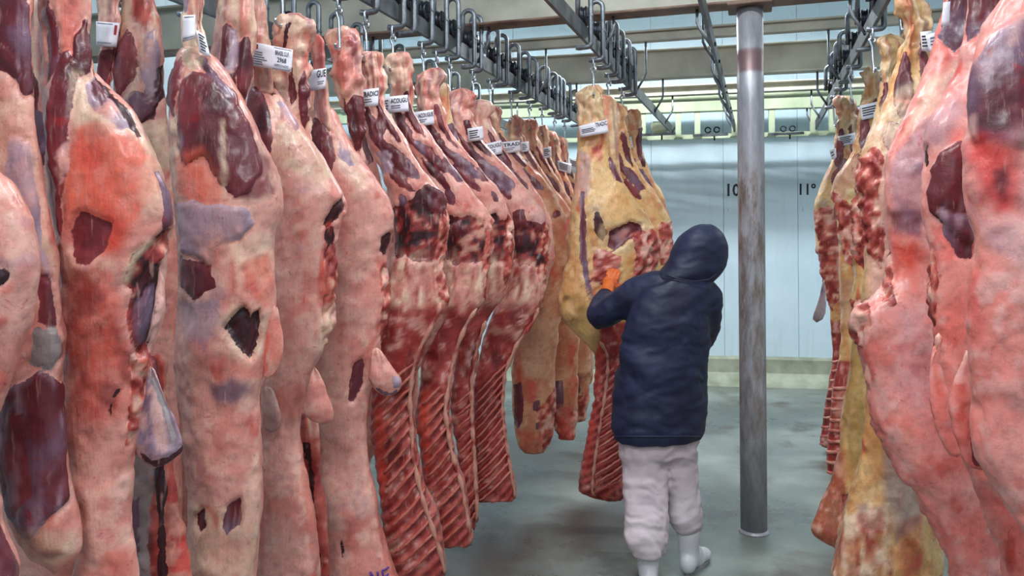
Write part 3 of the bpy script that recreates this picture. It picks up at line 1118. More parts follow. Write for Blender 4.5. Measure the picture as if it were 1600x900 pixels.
class Carcass:
    def __init__(self, name, label, X, D, hook_y, hook_x, cat='beef carcass', group=None):
        self.seed = random.randint(0, 9999)
        p = px(hook_x, hook_y, D)
        self.loc = p
        self.root = empty(name, p)
        tag(self.root, label, cat, group)
        self.D = D

    def part(self, name, slab, base, patches=(), parent=None, label=None, **kw):
        self.seed += 37
        V, Fc, Cc = slab.build(self.seed, base, patches, **kw)
        me = mesh_np(name, V - self.loc, Fc, True, Cc[0])
        ca = me.color_attributes.new('Patch', 'FLOAT_COLOR', 'POINT')
        rgba = np.ones((len(V), 4))
        rgba[:, :3] = Cc[1]
        ca.data.foreach_set('color', rgba.ravel())
        fa = me.attributes.new('edge', 'FLOAT', 'POINT')
        fa.data.foreach_set('value', Cc[2])
        o = obj(name, me, 'meat', parent or self.root)
        if label:
            o['label'] = label
        return o

    def ribs(self, slab, y0, y1, n, slope, s0=-0.92, s1=0.92, rad=0.010, col='ribC', spread=1.0, bend=0.0, lift=0.002):
        """rib bones laid across the camera-facing side, rising to the right by slope px"""
        cc = PAL[col]
        for k in range(n):
            yc = y0 + (y1 - y0) * (k / max(1, n - 1)) ** spread
            s = np.linspace(s0, s1, 14)
            yy = yc - slope * s + bend * (1 - s * s)
            yy = np.clip(yy, slab.y[2], slab.y[-3])
            P = slab.at(s, yy, lift)
            P = P + np.random.RandomState(k + self.seed).normal(0, 0.0012, P.shape)
            r_ = rad * (0.75 + 0.35 * np.sin(np.linspace(0.3, 2.8, 14)))
            V, Fc = tube_np(P, r_, 8)
            cv = lerp(np.broadcast_to(cc, V.shape), PAL['ribB'], sstep(-0.5, 0.35, vnoise(V * 38, k)))
            obj('rib', mesh_np('rib', V - self.loc, Fc, True, cv), 'bone', self.root)

    def spine(self, slab, ys, ss, rad=0.013, name='backbone', col='ribC'):
        y = np.linspace(ys[0], ys[-1], 46)
        s = np.interp(y, ys, ss)
        P = slab.at(s, y, 0.004)
        r_ = rad * (0.85 + 0.3 * np.sin(np.arange(46) * 2 * math.pi / 4.0))
        r_[0] = r_[-1] = rad * 0.3
        V, Fc = tube_np(P, r_, 8)
        cv = lerp(np.broadcast_to(PAL[col], V.shape), PAL['ribA'], sstep(0.0, 0.6, vnoise(V * 40, 5)))
        obj(name, mesh_np(name, V - self.loc, Fc, True, cv), 'bone', self.root)

    def paper(self, corners, depth, bulge=0.015, lines=(), label=None):
        """paper tag: corners px TL,TR,BR,BL at distance depth; lines: (text or None, x0, x1, y0, y1 in tag fractions, material)"""
        c = np.array(corners, float)

        def bil(u, v, lift=0.0):
            u, v = np.asarray(u, float), np.asarray(v, float)
            p = (c[0] * ((1 - u) * (1 - v))[..., None] + c[1] * (u * (1 - v))[..., None] + c[2] * (u * v)[..., None] + c[3] * ((1 - u) * v)[..., None])
            d = depth + bulge * (2 * u - 1) ** 2 - lift
            return px(p[..., 0], p[..., 1], d)
        nu, nv = 13, 5
        U, Vv = np.meshgrid(np.linspace(0, 1, nu), np.linspace(0, 1, nv))
        A, B = bil(U, Vv).reshape(-1, 3), bil(U, Vv, -0.0012).reshape(-1, 3)
        f = grid_faces(nv, nu, False)
        n = nu * nv
        fl = f[:, ::-1].tolist() + (f + n).tolist()
        ring = list(range(nu)) + [nu * i + nu - 1 for i in range(1, nv)] + [n - 1 - i for i in range(1, nu)] + [nu * i for i in range(nv - 2, 0, -1)]
        for i in range(len(ring)):
            a_, b_ = ring[i], ring[(i + 1) % len(ring)]
            fl.append([a_, b_, b_ + n, a_ + n])
        o = obj('paper_tag', mesh_np('paper_tag', np.concatenate([A, B]) - self.loc, fl, True), 'paper', self.root)
        o['label'] = label or 'white printed paper tag'
        for (s, u0, u1, v0, v1, mat) in lines:
            if s is None:
                uu, vv = np.meshgrid(np.linspace(u0, u1, 9), np.array([v0, v1]))
                me = mesh_np('print', bil(uu, vv, 0.0012).reshape(-1, 3) - self.loc, grid_faces(2, 9, False).tolist(), False)
                obj('fine_print', me, mat, o)
            else:
                tv, tf = text_verts(s)
                x = (tv[:, 0] - tv[:, 0].min()) / (np.ptp(tv[:, 0]) + 1e-9)
                yv = (tv[:, 1] - tv[:, 1].min()) / (np.ptp(tv[:, 1]) + 1e-9)
                me = mesh_np('lettering', bil(u0 + x * (u1 - u0), v1 - yv * (v1 - v0), 0.0014) - self.loc, tf, False)
                obj('lettering', me, mat, o)
        return o


def fine(u0, u1, v0, v1, n, mat='greyink'):
    out = []
    dv = (v1 - v0) / n
    for k in range(n):
        out.append((None, u0, u0 + (u1 - u0) * random.uniform(0.6, 1.0), v0 + k * dv, v0 + k * dv + dv * 0.5, mat))
    return out


def std_lines(word=None, small=True, left=False):
    o = []
    if word:
        o.append((word, 0.30 if left else 0.06, 0.98, 0.14, 0.44, 'ink'))
    o += fine(0.3 if left else 0.08, 0.75, 0.56, 0.82, 2)
    if left:
        o += fine(0.03, 0.24, 0.2, 0.85, 4)
    return o


def hindpatches(sl_rows, kinds=('lean', 'leanmem'), tone='lean', n_extra=3, seed=0):
    """leg muscles for a hanging hind leg given only its outline"""
    R = np.array(sl_rows, float)
    rs = np.random.RandomState(seed)
    y0, y1 = R[0, 0], R[-1, 0]

    def q(s, t):
        y = y0 + (y1 - y0) * t
        l, r = np.interp(y, R[:, 0], R[:, 1]), np.interp(y, R[:, 0], R[:, 2])
        return ((l + r) / 2 + s * (r - l) / 2, y)

    def ell(s, t, ds, dt, tilt=0.0, n=10):
        return [q(s + ds * math.cos(a) + tilt * math.sin(a), t + dt * math.sin(a)) for a in np.linspace(0, 2 * math.pi, n, endpoint=False)]
    P = [('lean', ell(-0.45, 0.15, 0.34, 0.055, 0.1), {'bump': 0.006}), ('lean', ell(0.5, 0.13, 0.3, 0.05, 0.1), {'bump': 0.005}),
         ('leanmem', ell(0.1, 0.21, 0.5, 0.035, 0.25), {}), ('lean', ell(-0.35, 0.24, 0.3, 0.03, 0.2), {})]
    for k in range(n_extra):
        P.append((kinds[k % len(kinds)], ell(rs.uniform(-0.6, 0.6), rs.uniform(0.26, 0.42), rs.uniform(0.12, 0.3), rs.uniform(0.012, 0.03), rs.uniform(-0.2, 0.2)), {}))
    return P, q, ell

# ------------------------------------------------------------------ left row, nearest first
GL = 'beef sides hanging in the left row'
GM = 'beef sides on the middle rail'
GR = 'beef sides hanging in the right row'
XC, XR_, XM, XRT = RAILS['crowded'], RAILS['rear'], RAILS['middle'], RAILS['right']


def hang(rail, D):
    TROLLEYS[rail].append((D, True))


# pale lump at the very left edge
c = Carcass('beef_side', 'pale fatty beef side cut off by the left edge of the picture', XC, 1.72, -90, -90, group=GL)
hang('crowded', 1.72)
s = Slab([(-150, -110, -70), (-80, -130, -80), (100, -150, -50), (250, -140, -12), (290, -140, 22), (330, -140, 44), (400, -140, 57), (440, -140, 56), (500, -140, 50), (560, -140, 32),
          (620, -150, 8), (660, -150, -6), (760, -150, -10), (820, -150, 10), (880, -140, 32), (950, -140, 50), (1200, -130, 60), (1440, -120, 30), (1500, -90, -10)], 1.72, 0.7, 0.14)
c.part('body', s, 'pink', [
    ('leandark', [(-20, 415), (18, 418), (20, 432), (5, 450), (-20, 455)], {}),
    ('red', [(20, 410), (50, 405), (45, 450), (22, 455)], {'k': 0.5, 'fe': 0.012}),
    ('leanmem', [(-40, 800), (0, 810), (30, 880), (60, 960), (-40, 1000)], {})], lump=1.0)

# long lilac side
c = Carcass('beef_side', 'beef side with dark shoulder muscle hanging low at the far left', XC, 1.96, -80, 15, group=GL)
hang('crowded', 1.96)
s = Slab([(-150, 5, 35), (-90, -15, 48), (0, -20, 56), (90, -20, 57), (145, -22, 54), (170, -30, 54), (230, -50, 61), (330, -50, 80), (430, -40, 96), (520, -35, 101), (580, -30, 96),
          (640, -22, 98), (700, -12, 106), (770, 0, 119), (820, 10, 129), (855, 25, 130), (880, 45, 118), (897, 70, 98)], 1.96, 0.75, 0.13)
c.part('body', s, 'pink', [
    ('leanmem', [(-20, -60), (30, -40), (50, 20), (56, 90), (54, 146), (36, 152), (8, 108), (-20, 80)], {'bump': 0.006}),
    ('lean', [(-10, 60), (20, 85), (34, 120), (20, 128), (-10, 110)], {}),
    ('cream', [(-30, 160), (40, 160), (60, 240), (75, 330), (95, 430), (60, 420), (20, 300), (-30, 230)], {'k': 0.55, 'fe': 0.015}),
    ('mem', [(15, 215), (45, 225), (62, 300), (70, 390), (88, 440), (62, 430), (35, 330), (12, 270)], {'fe': 0.008}),
    ('blue', [(38, 240), (56, 246), (54, 275), (40, 270)], {'k': 0.6, 'fe': 0.01}),
    ('lean', [(55, 425), (84, 430), (90, 508), (70, 505), (54, 500)], {'bump': -0.005}),
    ('grey', [(45, 508), (92, 510), (98, 550), (80, 570), (45, 560)], {'k': 0.7}),
    ('leanmem', [(5, 605), (60, 575), (95, 600), (106, 700), (112, 770), (80, 800), (40, 830), (15, 800), (-5, 700)], {'bump': 0.01}),
    ('lean', [(10, 620), (35, 640), (50, 760), (25, 800), (5, 700)], {}),
    ('cream', [(25, 830), (60, 812), (115, 820), (120, 850), (85, 880), (50, 880)], {'fe': 0.012, 'k': 0.8}),
    ('lean', [(60, 850), (100, 838), (100, 856), (70, 868)], {'k': 0.6})])

# the side with the orange flush and the open pelvis
c = Carcass('beef_side', 'orange flushed beef side with open pelvis cavity, third from the left edge', XC, 2.05, -110, 95, group=GL)
hang('crowded', 2.05)
s = Slab([(-150, 80, 112), (-100, 70, 132), (0, 60, 141), (60, 57, 143), (110, 58, 152), (150, 60, 188), (200, 64, 222), (240, 68, 243), (290, 74, 262), (330, 80, 273), (360, 85, 274),
          (385, 92, 266), (430, 96, 262), (480, 99, 262), (520, 100, 248), (550, 100, 238), (600, 98, 229), (650, 100, 225), (700, 106, 214), (760, 112, 207), (800, 118, 203),
          (850, 116, 209), (900, 110, 217), (1000, 100, 230), (1150, 98, 240), (1260, 110, 230), (1310, 135, 200)], 2.05, 0.75, 0.14)
body = c.part('body', s, 'pink', [
    ('leanmem', [(62, 20), (80, 0), (90, 60), (85, 100), (66, 130)], {}),
    ('red', [(95, -20), (125, -20), (125, 40), (112, 90), (95, 90)], {'k': 0.7, 'fe': 0.01}),
    ('lean', [(115, 62), (134, 38), (144, 80), (143, 114), (124, 122), (112, 95)], {'bump': 0.008}),
    ('lean', [(93, 95), (106, 84), (116, 110), (118, 150), (112, 205), (104, 262), (98, 330), (100, 372), (87, 345), (78, 250), (70, 215), (80, 150)], {'bump': 0.012}),
    ('cream', [(118, 120), (150, 125), (220, 205), (250, 250), (252, 285), (236, 262), (195, 216), (130, 205), (115, 240), (112, 180)], {'k': 0.8, 'fe': 0.008}),
    ('mem', [(130, 138), (155, 118), (185, 160), (208, 205), (185, 206), (158, 186), (134, 168)], {}),
    ('leanmem', [(142, 128), (158, 120), (172, 150), (158, 168), (140, 152)], {}),
    ('leandark', [(152, 110), (165, 122), (200, 178), (222, 216), (214, 218), (185, 178), (160, 140)], {'wob': 0.2, 'rim': False}),
    ('orange', [(118, 205), (150, 198), (212, 218), (244, 256), (246, 300), (214, 340), (188, 395), (120, 395), (106, 330), (103, 280)], {'fe': 0.016, 'k': 0.9}),
    ('cream', [(225, 255), (250, 270), (250, 340), (225, 350), (215, 310)], {'k': 0.5, 'fe': 0.015}),
    ('mem', [(98, 235), (112, 215), (106, 270), (96, 290)], {'k': 0.7}),
    ('lean', [(112, 352), (124, 332), (146, 340), (175, 350), (167, 384), (141, 412), (121, 411), (111, 385)], {'bump': -0.008, 'wob': 0.3}),
    ('leanmem', [(250, 270), (268, 300), (274, 350), (262, 362), (250, 345), (248, 300)], {}),
    ('cavity', [(238, 372), (274, 356), (270, 400), (258, 470), (236, 546), (214, 552), (198, 532), (190, 490), (200, 452), (186, 442), (204, 396)], {'bump': -0.010, 'wob': 0.4}),
    ('leandark', [(196, 470), (212, 440), (250, 400), (262, 420), (254, 480), (234, 538), (214, 548), (198, 525)], {'wob': 0.5, 'rim': False}),
    ('blue', [(204, 480), (240, 440), (252, 446), (244, 490), (226, 536), (212, 544), (202, 522)], {'wob': 0.4}),
    ('memD', [(206, 470), (236, 446), (240, 460), (216, 500), (204, 500)], {'wob': 0.6}),
    ('pinkw', [(262, 380), (272, 375), (264, 470), (240, 548), (234, 540), (254, 470)], {'wob': 0.3, 'k': 0.9}),
    ('cream', [(186, 436), (204, 396), (236, 372), (240, 378), (210, 404), (196, 440)], {'bump': 0.01, 'wob': 0.3}),
    ('red', [(104, 430), (180, 420), (196, 500), (226, 560), (226, 610), (196, 645), (140, 655), (108, 630), (100, 540)], {'k': 0.8, 'fe': 0.03}),
    ('leandark', [(176, 600), (186, 602), (172, 622), (168, 646), (163, 640)], {'wob': 0.3, 'rim': False}),
    ('gnarl', [(196, 545), (236, 540), (234, 600), (222, 640), (206, 690), (194, 690), (206, 610)], {'amp': 0.02}), ('gnarl', [(236, 382), (276, 362), (274, 395), (256, 410), (236, 410)], {'amp': 0.02}),
    ('red', [(170, 850), (200, 840), (210, 900), (180, 930)], {'k': 0.6, 'fe': 0.015})])
s2 = Slab([(555, 200, 252), (620, 205, 262), (720, 196, 272), (800, 195, 280), (900, 196, 292), (1050, 190, 300), (1200, 190, 298), (1270, 205, 275)], 2.30, 0.6, 0.07)
c.part('rib_side', s2, 'rib', [('grey', [(196, 700), (236, 720), (232, 820), (238, 920), (196, 930)], {'k': 0.8, 'fe': 0.01}),
                               ('dark', [(240, 690), (258, 720), (262, 900), (246, 900)], {'fe': 0.008}), ('leanmem', [(196, 780), (210, 780), (214, 940), (196, 940)], {})], lump=1.6)
s3 = Slab([(572, 230, 240), (590, 228, 250), (620, 226, 262), (650, 219, 276), (680, 213, 287), (695, 211, 292), (708, 212, 290), (722, 218, 272), (732, 230, 254)], 1.95, 0.45, 0.03)
c.part('flank_flap', s3, 'membrane', [
    ('pinkw', [(240, 600), (252, 625), (262, 680), (252, 708), (240, 690), (236, 640)], {'k': 0.8}),
    ('grey', [(228, 580), (240, 590), (278, 680), (268, 690), (245, 620)], {}),
    ('leandark', [(212, 700), (236, 718), (270, 712), (292, 690), (290, 708), (255, 734), (220, 726)], {'wob': 0.3, 'rim': False})], label='drooping purple flap with dark rim')

# behind it: leg with bare muscles and a tag round the tendon
c = Carcass('beef_side', 'bare muscled hind leg showing behind the orange flushed side', XR_, 3.25, -20, 200, group=GL)
hang('rear', 3.25)
s = Slab([(-55, 200, 235), (0, 190, 246), (40, 184, 252), (90, 177, 256), (140, 177, 257), (190, 185, 260), (240, 200, 268), (300, 195, 275), (500, 195, 280), (800, 195, 285), (930, 205, 275), (965, 220, 260)], 3.25, 0.8, 0.13)
c.part('body', s, 'pink', [
    ('red', [(205, -20), (238, -20), (240, 40), (225, 50), (205, 30)], {'k': 0.9}),
    ('lean', [(183, 75), (200, 50), (214, 66), (222, 100), (212, 130), (196, 150), (186, 165), (181, 120)], {'bump': 0.01}),
    ('mem', [(226, 60), (240, 50), (252, 90), (253, 140), (240, 165), (226, 150), (222, 110)], {'bump': 0.008}),
    ('leanmem', [(190, 168), (215, 140), (224, 150), (250, 160), (240, 190), (215, 200), (200, 190)], {'bump': 0.006}),
    ('leandark', [(244, 110), (256, 100), (257, 150), (238, 188), (222, 196), (240, 170)], {'rim': False}),
    ('cream', [(222, 60), (228, 60), (224, 110), (212, 150), (196, 164), (212, 130), (220, 100)], {'wob': 0.3}),
    ('cream', [(212, 200), (258, 185), (270, 260), (240, 280), (215, 250)], {'k': 0.9})])
s = Slab([(-55, 160, 182), (0, 153, 188), (60, 152, 187), (90, 150, 184), (130, 147, 176), (170, 150, 185), (230, 165, 200), (300, 180, 215)], 3.2, 0.8, 0.07)
c.part('tendon', s, 'shank', sinew=9999, patches=[('lean', [(150, 78), (182, 78), (178, 110), (170, 150), (158, 150), (149, 110)], {}), ('red', [(155, 140), (176, 110), (180, 160), (165, 180)], {'k': 0.6})])
c.paper([(150, 33), (187, 36), (182, 74), (150, 71)], 3.12, 0.03, [(None, 0.05, 0.72, 0.06, 0.09, 'greyink'), (None, 0.05, 0.72, 0.84, 0.87, 'greyink'), (None, 0.80, 0.92, 0.1, 0.5, 'redink')])

# the wide round with lilac membrane and the hole
c = Carcass('beef_side', 'wide beef side with lilac membrane and a dark hole in its flank', XC, 2.5, -55, 300, group=GL)
hang('crowded', 2.5)
s = Slab([(70, 284, 318), (95, 277, 336), (120, 270, 354), (160, 266, 380), (200, 265, 402), (240, 268, 420), (280, 270, 437), (305, 272, 445), (330, 274, 444), (360, 277, 434), (400, 280, 429),
          (440, 282, 432), (480, 280, 430), (530, 275, 420), (570, 272, 414), (620, 278, 408), (700, 286, 410), (760, 290, 413), (820, 292, 409), (900, 290, 402), (1000, 288, 405), (1100, 292, 408), (1145, 315, 385)], 2.5, 0.72, 0.15)
c.part('body', s, 'pink', sinew=-9999, patches=[
    ('lean', [(288, 128), (304, 118), (338, 130), (364, 152), (386, 190), (404, 235), (408, 275), (392, 305), (368, 312), (346, 290), (322, 240), (296, 262), (280, 232), (277, 168)], {'bump': 0.010}),
    ('leanmem', [(355, 220), (385, 200), (420, 250), (432, 300), (400, 320), (368, 312)], {'k': 0.8, 'fe': 0.012}),
    ('lean', [(268, 115), (282, 88), (290, 110), (284, 150), (272, 192), (264, 160)], {'bump': 0.006}),
    ('leanmem', [(308, 96), (318, 92), (350, 140), (362, 160), (345, 150)], {}),
    ('cream', [(284, 75), (312, 75), (318, 105), (300, 118), (288, 105)], {}),
    ('cream', [(266, 190), (280, 175), (286, 250), (282, 310), (270, 300)], {'k': 0.8}),
    ('orange', [(282, 248), (318, 238), (346, 295), (338, 322), (300, 318), (280, 300)], {'k': 0.85, 'fe': 0.014}),
    ('cream', [(346, 196), (352, 194), (356, 310), (348, 312)], {'wob': 0.3, 'k': 0.8}),
    ('mem', [(277, 320), (306, 314), (322, 324), (350, 322), (386, 326), (396, 350), (376, 374), (348, 380), (334, 392), (330, 418), (318, 404), (306, 398), (285, 396)], {'bump': 0.006, 'wob': 0.3}),
    ('lilac', [(285, 325), (380, 330), (385, 350), (320, 385), (290, 380)], {'k': 0.75, 'fe': 0.012}),
    ('lean', [(278, 398), (304, 402), (332, 415), (338, 446), (305, 464), (282, 446)], {'k': 0.85}),
    ('cream', [(350, 385), (400, 360), (430, 370), (425, 430), (380, 440)], {'k': 0.5, 'fe': 0.02}),
    ('orange', [(372, 410), (420, 390), (432, 450), (415, 480), (380, 450)], {'k': 0.7, 'fe': 0.016}),
    ('mem', [(280, 470), (340, 465), (350, 500), (320, 530), (282, 520)], {'k': 0.7, 'fe': 0.012}),
    ('red', [(300, 520), (360, 545), (420, 550), (405, 590), (340, 585), (300, 560)], {'k': 0.45, 'fe': 0.02}),
    ('cream', [(340, 498), (368, 468), (386, 480), (398, 470), (414, 500), (410, 546), (390, 566), (362, 550)], {'k': 0.6, 'fe': 0.015}),
    ('leandark', [(349, 507), (361, 488), (378, 474), (387, 482), (389, 495), (395, 486), (403, 482), (408, 500), (405, 532), (392, 555), (378, 547), (362, 528)], {'bump': -0.03, 'wob': 0.25, 'rim': False}),
    ('blue', [(328, 592), (360, 582), (388, 588), (392, 606), (362, 626), (332, 616)], {'fe': 0.018, 'k': 0.85}),
    ('cream', [(292, 770), (340, 775), (372, 790), (402, 700), (410, 800), (400, 900), (292, 900)], {'k': 0.6, 'fe': 0.015}),
    ('leanmem', [(298, 798), (312, 782), (320, 815), (306, 832)], {'bump': -0.012}),
    ('leanmem', [(342, 802), (352, 780), (372, 768), (372, 808), (352, 828)], {'bump': -0.012}),
    ('orange', [(292, 772), (330, 778), (345, 800), (335, 825), (325, 795)], {'k': 0.6})])
s = Slab([(-75, 285, 315), (-30, 276, 325), (10, 282, 320), (60, 285, 320), (85, 284, 325), (110, 276, 345)], 2.5, 0.85, 0.07)
c.part('tendon', s, 'shank', sinew=9999, patches=[('mem', [(272, -40), (300, -30), (285, 20), (275, 10)], {}), ('cream', [(290, 55), (316, 60), (318, 100), (298, 110)], {})])
s = Slab([(-60, 345, 378), (-20, 336, 392), (30, 333, 396), (90, 331, 393), (140, 334, 392), (180, 345, 388), (230, 358, 395), (280, 370, 410)], 2.72, 0.8, 0.085)
c.part('shank', s, 'shank', sinew=9999, patches=[
    ('lean', [(345, 45), (356, 36), (364, 66), (360, 105), (348, 135), (340, 110)], {'bump': 0.006}),
    ('mem', [(362, 50), (372, 60), (366, 120), (352, 150), (350, 135), (362, 100)], {}),
    ('lean', [(374, 72), (386, 62), (393, 100), (391, 150), (380, 172), (370, 140)], {'bump': 0.008}),
    ('leandark', [(352, 140), (366, 120), (370, 160), (362, 178)], {'rim': False})])
c.paper([(286, 24), (305, 23), (305, 60), (285, 66)], 2.40, 0.012, [(None, 0.1, 0.9, 0.06, 0.09, 'greyink'), (None, 0.1, 0.9, 0.86, 0.89, 'greyink')], 'blank side of folded white paper tag')
c.paper([(306, 46), (321, 56), (329, 90), (312, 82)], 2.41, 0.008, fine(0.2, 0.9, 0.1, 0.9, 6, 'ink'), 'printed end of white paper tag')
s = Slab([(462, 414, 422), (480, 411, 436), (510, 412, 444), (545, 408, 446), (575, 408, 438), (592, 410, 424)], 2.46, 0.5, 0.03)
c.part('flank_flap', s, 'pink', [('red', [(408, 470), (416, 470), (416, 580), (408, 585)], {}), ('orange', [(420, 500), (440, 500), (440, 560), (420, 560)], {'k': 0.6, 'fe': 0.01})])

# the pale pink side with the big printed tag
c = Carcass('beef_side', 'pale pink beef side with large printed tag on its hock', XC, 2.98, 22, 450, group=GL)
hang('crowded', 2.98)
s = Slab([(125, 396, 425), (150, 387, 440), (190, 384, 470), (230, 388, 492), (260, 400, 512), (290, 416, 530), (312, 424, 544), (332, 427, 546), (350, 425, 532), (400, 425, 524), (450, 424, 520), (500, 420, 520),
          (540, 420, 508), (580, 415, 488), (620, 410, 476), (680, 402, 470), (720, 398, 474), (800, 400, 490), (850, 402, 497), (900, 405, 500), (960, 410, 504), (1010, 428, 480)], 2.98, 0.72, 0.15)
c.part('body', s, 'pink', sinew=-9999, patches=[
    ('lean', [(384, 150), (396, 134), (410, 146), (422, 180), (427, 222), (424, 248), (408, 254), (392, 228), (385, 195)], {'bump': 0.012, 'wob': 0.3}),
    ('cream', [(425, 140), (445, 170), (490, 230), (520, 275), (500, 290), (430, 260), (430, 200)], {'k': 0.75, 'fe': 0.012}),
    ('leanmem', [(410, 124), (422, 124), (432, 148), (424, 152)], {}),
    ('mem', [(432, 158), (446, 160), (470, 195), (462, 208), (440, 190)], {}),
    ('leandark', [(522, 322), (540, 306), (547, 326), (530, 346), (512, 358), (504, 352)], {'bump': -0.015, 'wob': 0.3, 'rim': False}),
    ('red', [(506, 356), (522, 346), (524, 384), (506, 430), (510, 480), (500, 500), (496, 430)], {'k': 0.9}),
    ('cavity', [(508, 362), (526, 352), (522, 400), (510, 420)], {'bump': -0.012}), ('gnarl', [(504, 400), (526, 380), (526, 510), (512, 560), (500, 520), (508, 450)], {'amp': 0.018}),
    ('cream', [(496, 480), (516, 470), (522, 510), (500, 560), (494, 540)], {'k': 0.6}),
    ('red', [(404, 740), (420, 735), (430, 780), (405, 820)], {'k': 0.35, 'fe': 0.02}),
    ('red', [(470, 640), (484, 700), (500, 870), (488, 900), (470, 740)], {'k': 0.5})])
s = Slab([(20, 436, 462), (30, 424, 484), (60, 420, 489), (100, 422, 489), (140, 428, 486), (190, 440, 486), (230, 452, 492), (262, 462, 490)], 3.04, 0.85, 0.085, round_ends=(0.05, 0.03), knob=True)
c.part('shank', s, 'shank', sinew=9999, patches=[
    ('cream', [(424, 30), (470, 22), (488, 60), (470, 90), (440, 70)], {'k': 0.7}),
    ('red', [(472, 50), (484, 50), (484, 110), (470, 120), (476, 80)], {'k': 0.7}),
    ('leandark', [(446, 40), (454, 36), (450, 64), (440, 88), (436, 84), (444, 62)], {'rim': False, 'wob': 0.2}),
    ('lean', [(466, 132), (476, 112), (485, 140), (486, 190), (476, 210), (466, 180)], {'bump': 0.008, 'wob': 0.3}),
    ('lean', [(448, 120), (456, 110), (462, 150), (454, 170), (448, 150)], {})])
s = Slab([(-8, 392, 410), (10, 386, 416), (40, 388, 418), (70, 392, 420), (110, 396, 424), (150, 400, 430)], 2.96, 0.85, 0.06)
c.part('tendon', s, 'shank', sinew=9999, patches=[('red', [(390, 60), (404, 60), (406, 140), (396, 150)], {'k': 0.9})])
c.paper([(393, 65), (458, 78), (455, 113), (391, 102)], 2.86, 0.03,
        [(None, 0.05, 0.16, 0.06, 0.26, 'redink')] + fine(0.03, 0.42, 0.36, 0.95, 6) +
        [('BRASIL S.I.F.', 0.58, 0.92, 0.16, 0.36, 'ink'), ('2968', 0.64, 0.86, 0.44, 0.66, 'ink'), ('INSPECIONADO', 0.58, 0.92, 0.74, 0.86, 'greyink'),
         (None, 0.54, 0.97, 0.04, 0.07, 'greyink'), (None, 0.54, 0.97, 0.93, 0.96, 'greyink')], 'large white tag printed BRASIL S.I.F. 2968')
s = Slab([(573, 484, 498), (595, 480, 508), (620, 474, 518), (640, 470, 523), (654, 474, 522), (664, 492, 514)], 2.9, 0.5, 0.035)
c.part('flank_flap', s, 'pink', [])
s = Slab([(603, 412, 420), (625, 411, 432), (650, 411, 439), (666, 412, 436), (676, 416, 428)], 2.9, 0.5, 0.03)
c.part('udder_flap', s, 'pink', [('grey', [(410, 600), (440, 600), (440, 680), (410, 680)], {'k': 0.6, 'fe': 0.02})])
s = Slab([(640, 468, 490), (700, 468, 500), (800, 474, 508), (900, 486, 518), (1000, 490, 516)], 3.15, 0.6, 0.05)
c.part('rib_side', s, 'rib', [('dark', [(476, 690), (484, 690), (500, 880), (490, 890)], {'fe': 0.008})], lump=1.5)

# the side marked NE
c = Carcass('beef_side', 'smooth pale pink beef side marked NE in purple at its foot', XC, 3.39, 45, 540, group=GL)
hang('crowded', 3.39)
s = Slab([(165, 492, 520), (190, 483, 530), (225, 481, 548), (255, 486, 572), (280, 494, 592), (305, 502, 608), (335, 508, 617), (365, 512, 614), (395, 508, 606), (425, 503, 603), (460, 500, 609), (490, 496, 604),
          (530, 490, 594), (575, 482, 588), (620, 480, 576), (655, 483, 572), (700, 489, 574), (750, 493, 582), (800, 496, 591), (850, 500, 606), (900, 504, 622), (928, 514, 622), (938, 540, 605)], 3.39, 0.72, 0.15)
c.part('body', s, 'pink', sinew=-9999, patches=[
    ('lean', [(482, 200), (492, 184), (506, 190), (518, 214), (525, 250), (520, 272), (508, 268), (494, 244), (484, 222)], {'bump': 0.012, 'wob': 0.3}),
    ('cream', [(522, 190), (545, 230), (580, 285), (560, 300), (526, 262)], {'k': 0.6, 'fe': 0.012}),
    ('mem', [(528, 205), (542, 225), (552, 258), (545, 264), (530, 250)], {}),
    ('leandark', [(596, 372), (612, 362), (616, 376), (604, 400), (596, 392)], {'bump': -0.01, 'rim': False, 'wob': 0.3}),
    ('red', [(588, 400), (606, 410), (612, 455), (604, 500), (590, 520), (598, 460)], {'k': 0.7}), ('gnarl', [(598, 420), (616, 400), (616, 480), (604, 520), (592, 530), (598, 470)], {'amp': 0.018}),
    ('lean', [(552, 562), (566, 554), (571, 566), (567, 596), (552, 624), (543, 620), (545, 592)], {'bump': -0.015, 'wob': 0.25}),
    ('red', [(536, 780), (560, 800), (556, 850), (540, 840)], {'k': 0.5, 'fe': 0.015}),
    ('leandark', [(530, 834), (534, 830), (538, 858), (533, 862)], {'rim': False, 'wob': 0.2}),
    ('red', [(578, 720), (590, 780), (612, 860), (624, 905), (610, 900), (584, 800)], {'k': 0.6})])
ne = [[(578, 876), (582, 898)], [(578, 876), (592, 899)], [(592, 899), (589, 877)],
      [(596, 877), (600, 897)], [(596, 877), (606, 875)], [(598, 887), (606, 884)], [(600, 897), (608, 893)]]
for seg in ne:
    a = np.linspace(0, 1, 6)
    X_ = seg[0][0] + (seg[1][0] - seg[0][0]) * a
    Y_ = seg[0][1] + (seg[1][1] - seg[0][1]) * a
    l_ = np.interp(Y_, s.y, s.xl)
    r_ = np.interp(Y_, s.y, s.xr)
    P = s.at((X_ - (l_ + r_) / 2) / ((r_ - l_) / 2), Y_, 0.008)
    obj('purple_mark', tube_mesh('purple_mark', P - c.loc, 0.0042, 6), 'purpleink', c.root)
s = Slab([(43, 536, 556), (52, 522, 564), (75, 512, 566), (110, 514, 566), (150, 522, 566), (200, 540, 570), (240, 548, 572), (268, 556, 576)], 3.46, 0.85, 0.08, round_ends=(0.05, 0.03), knob=True)
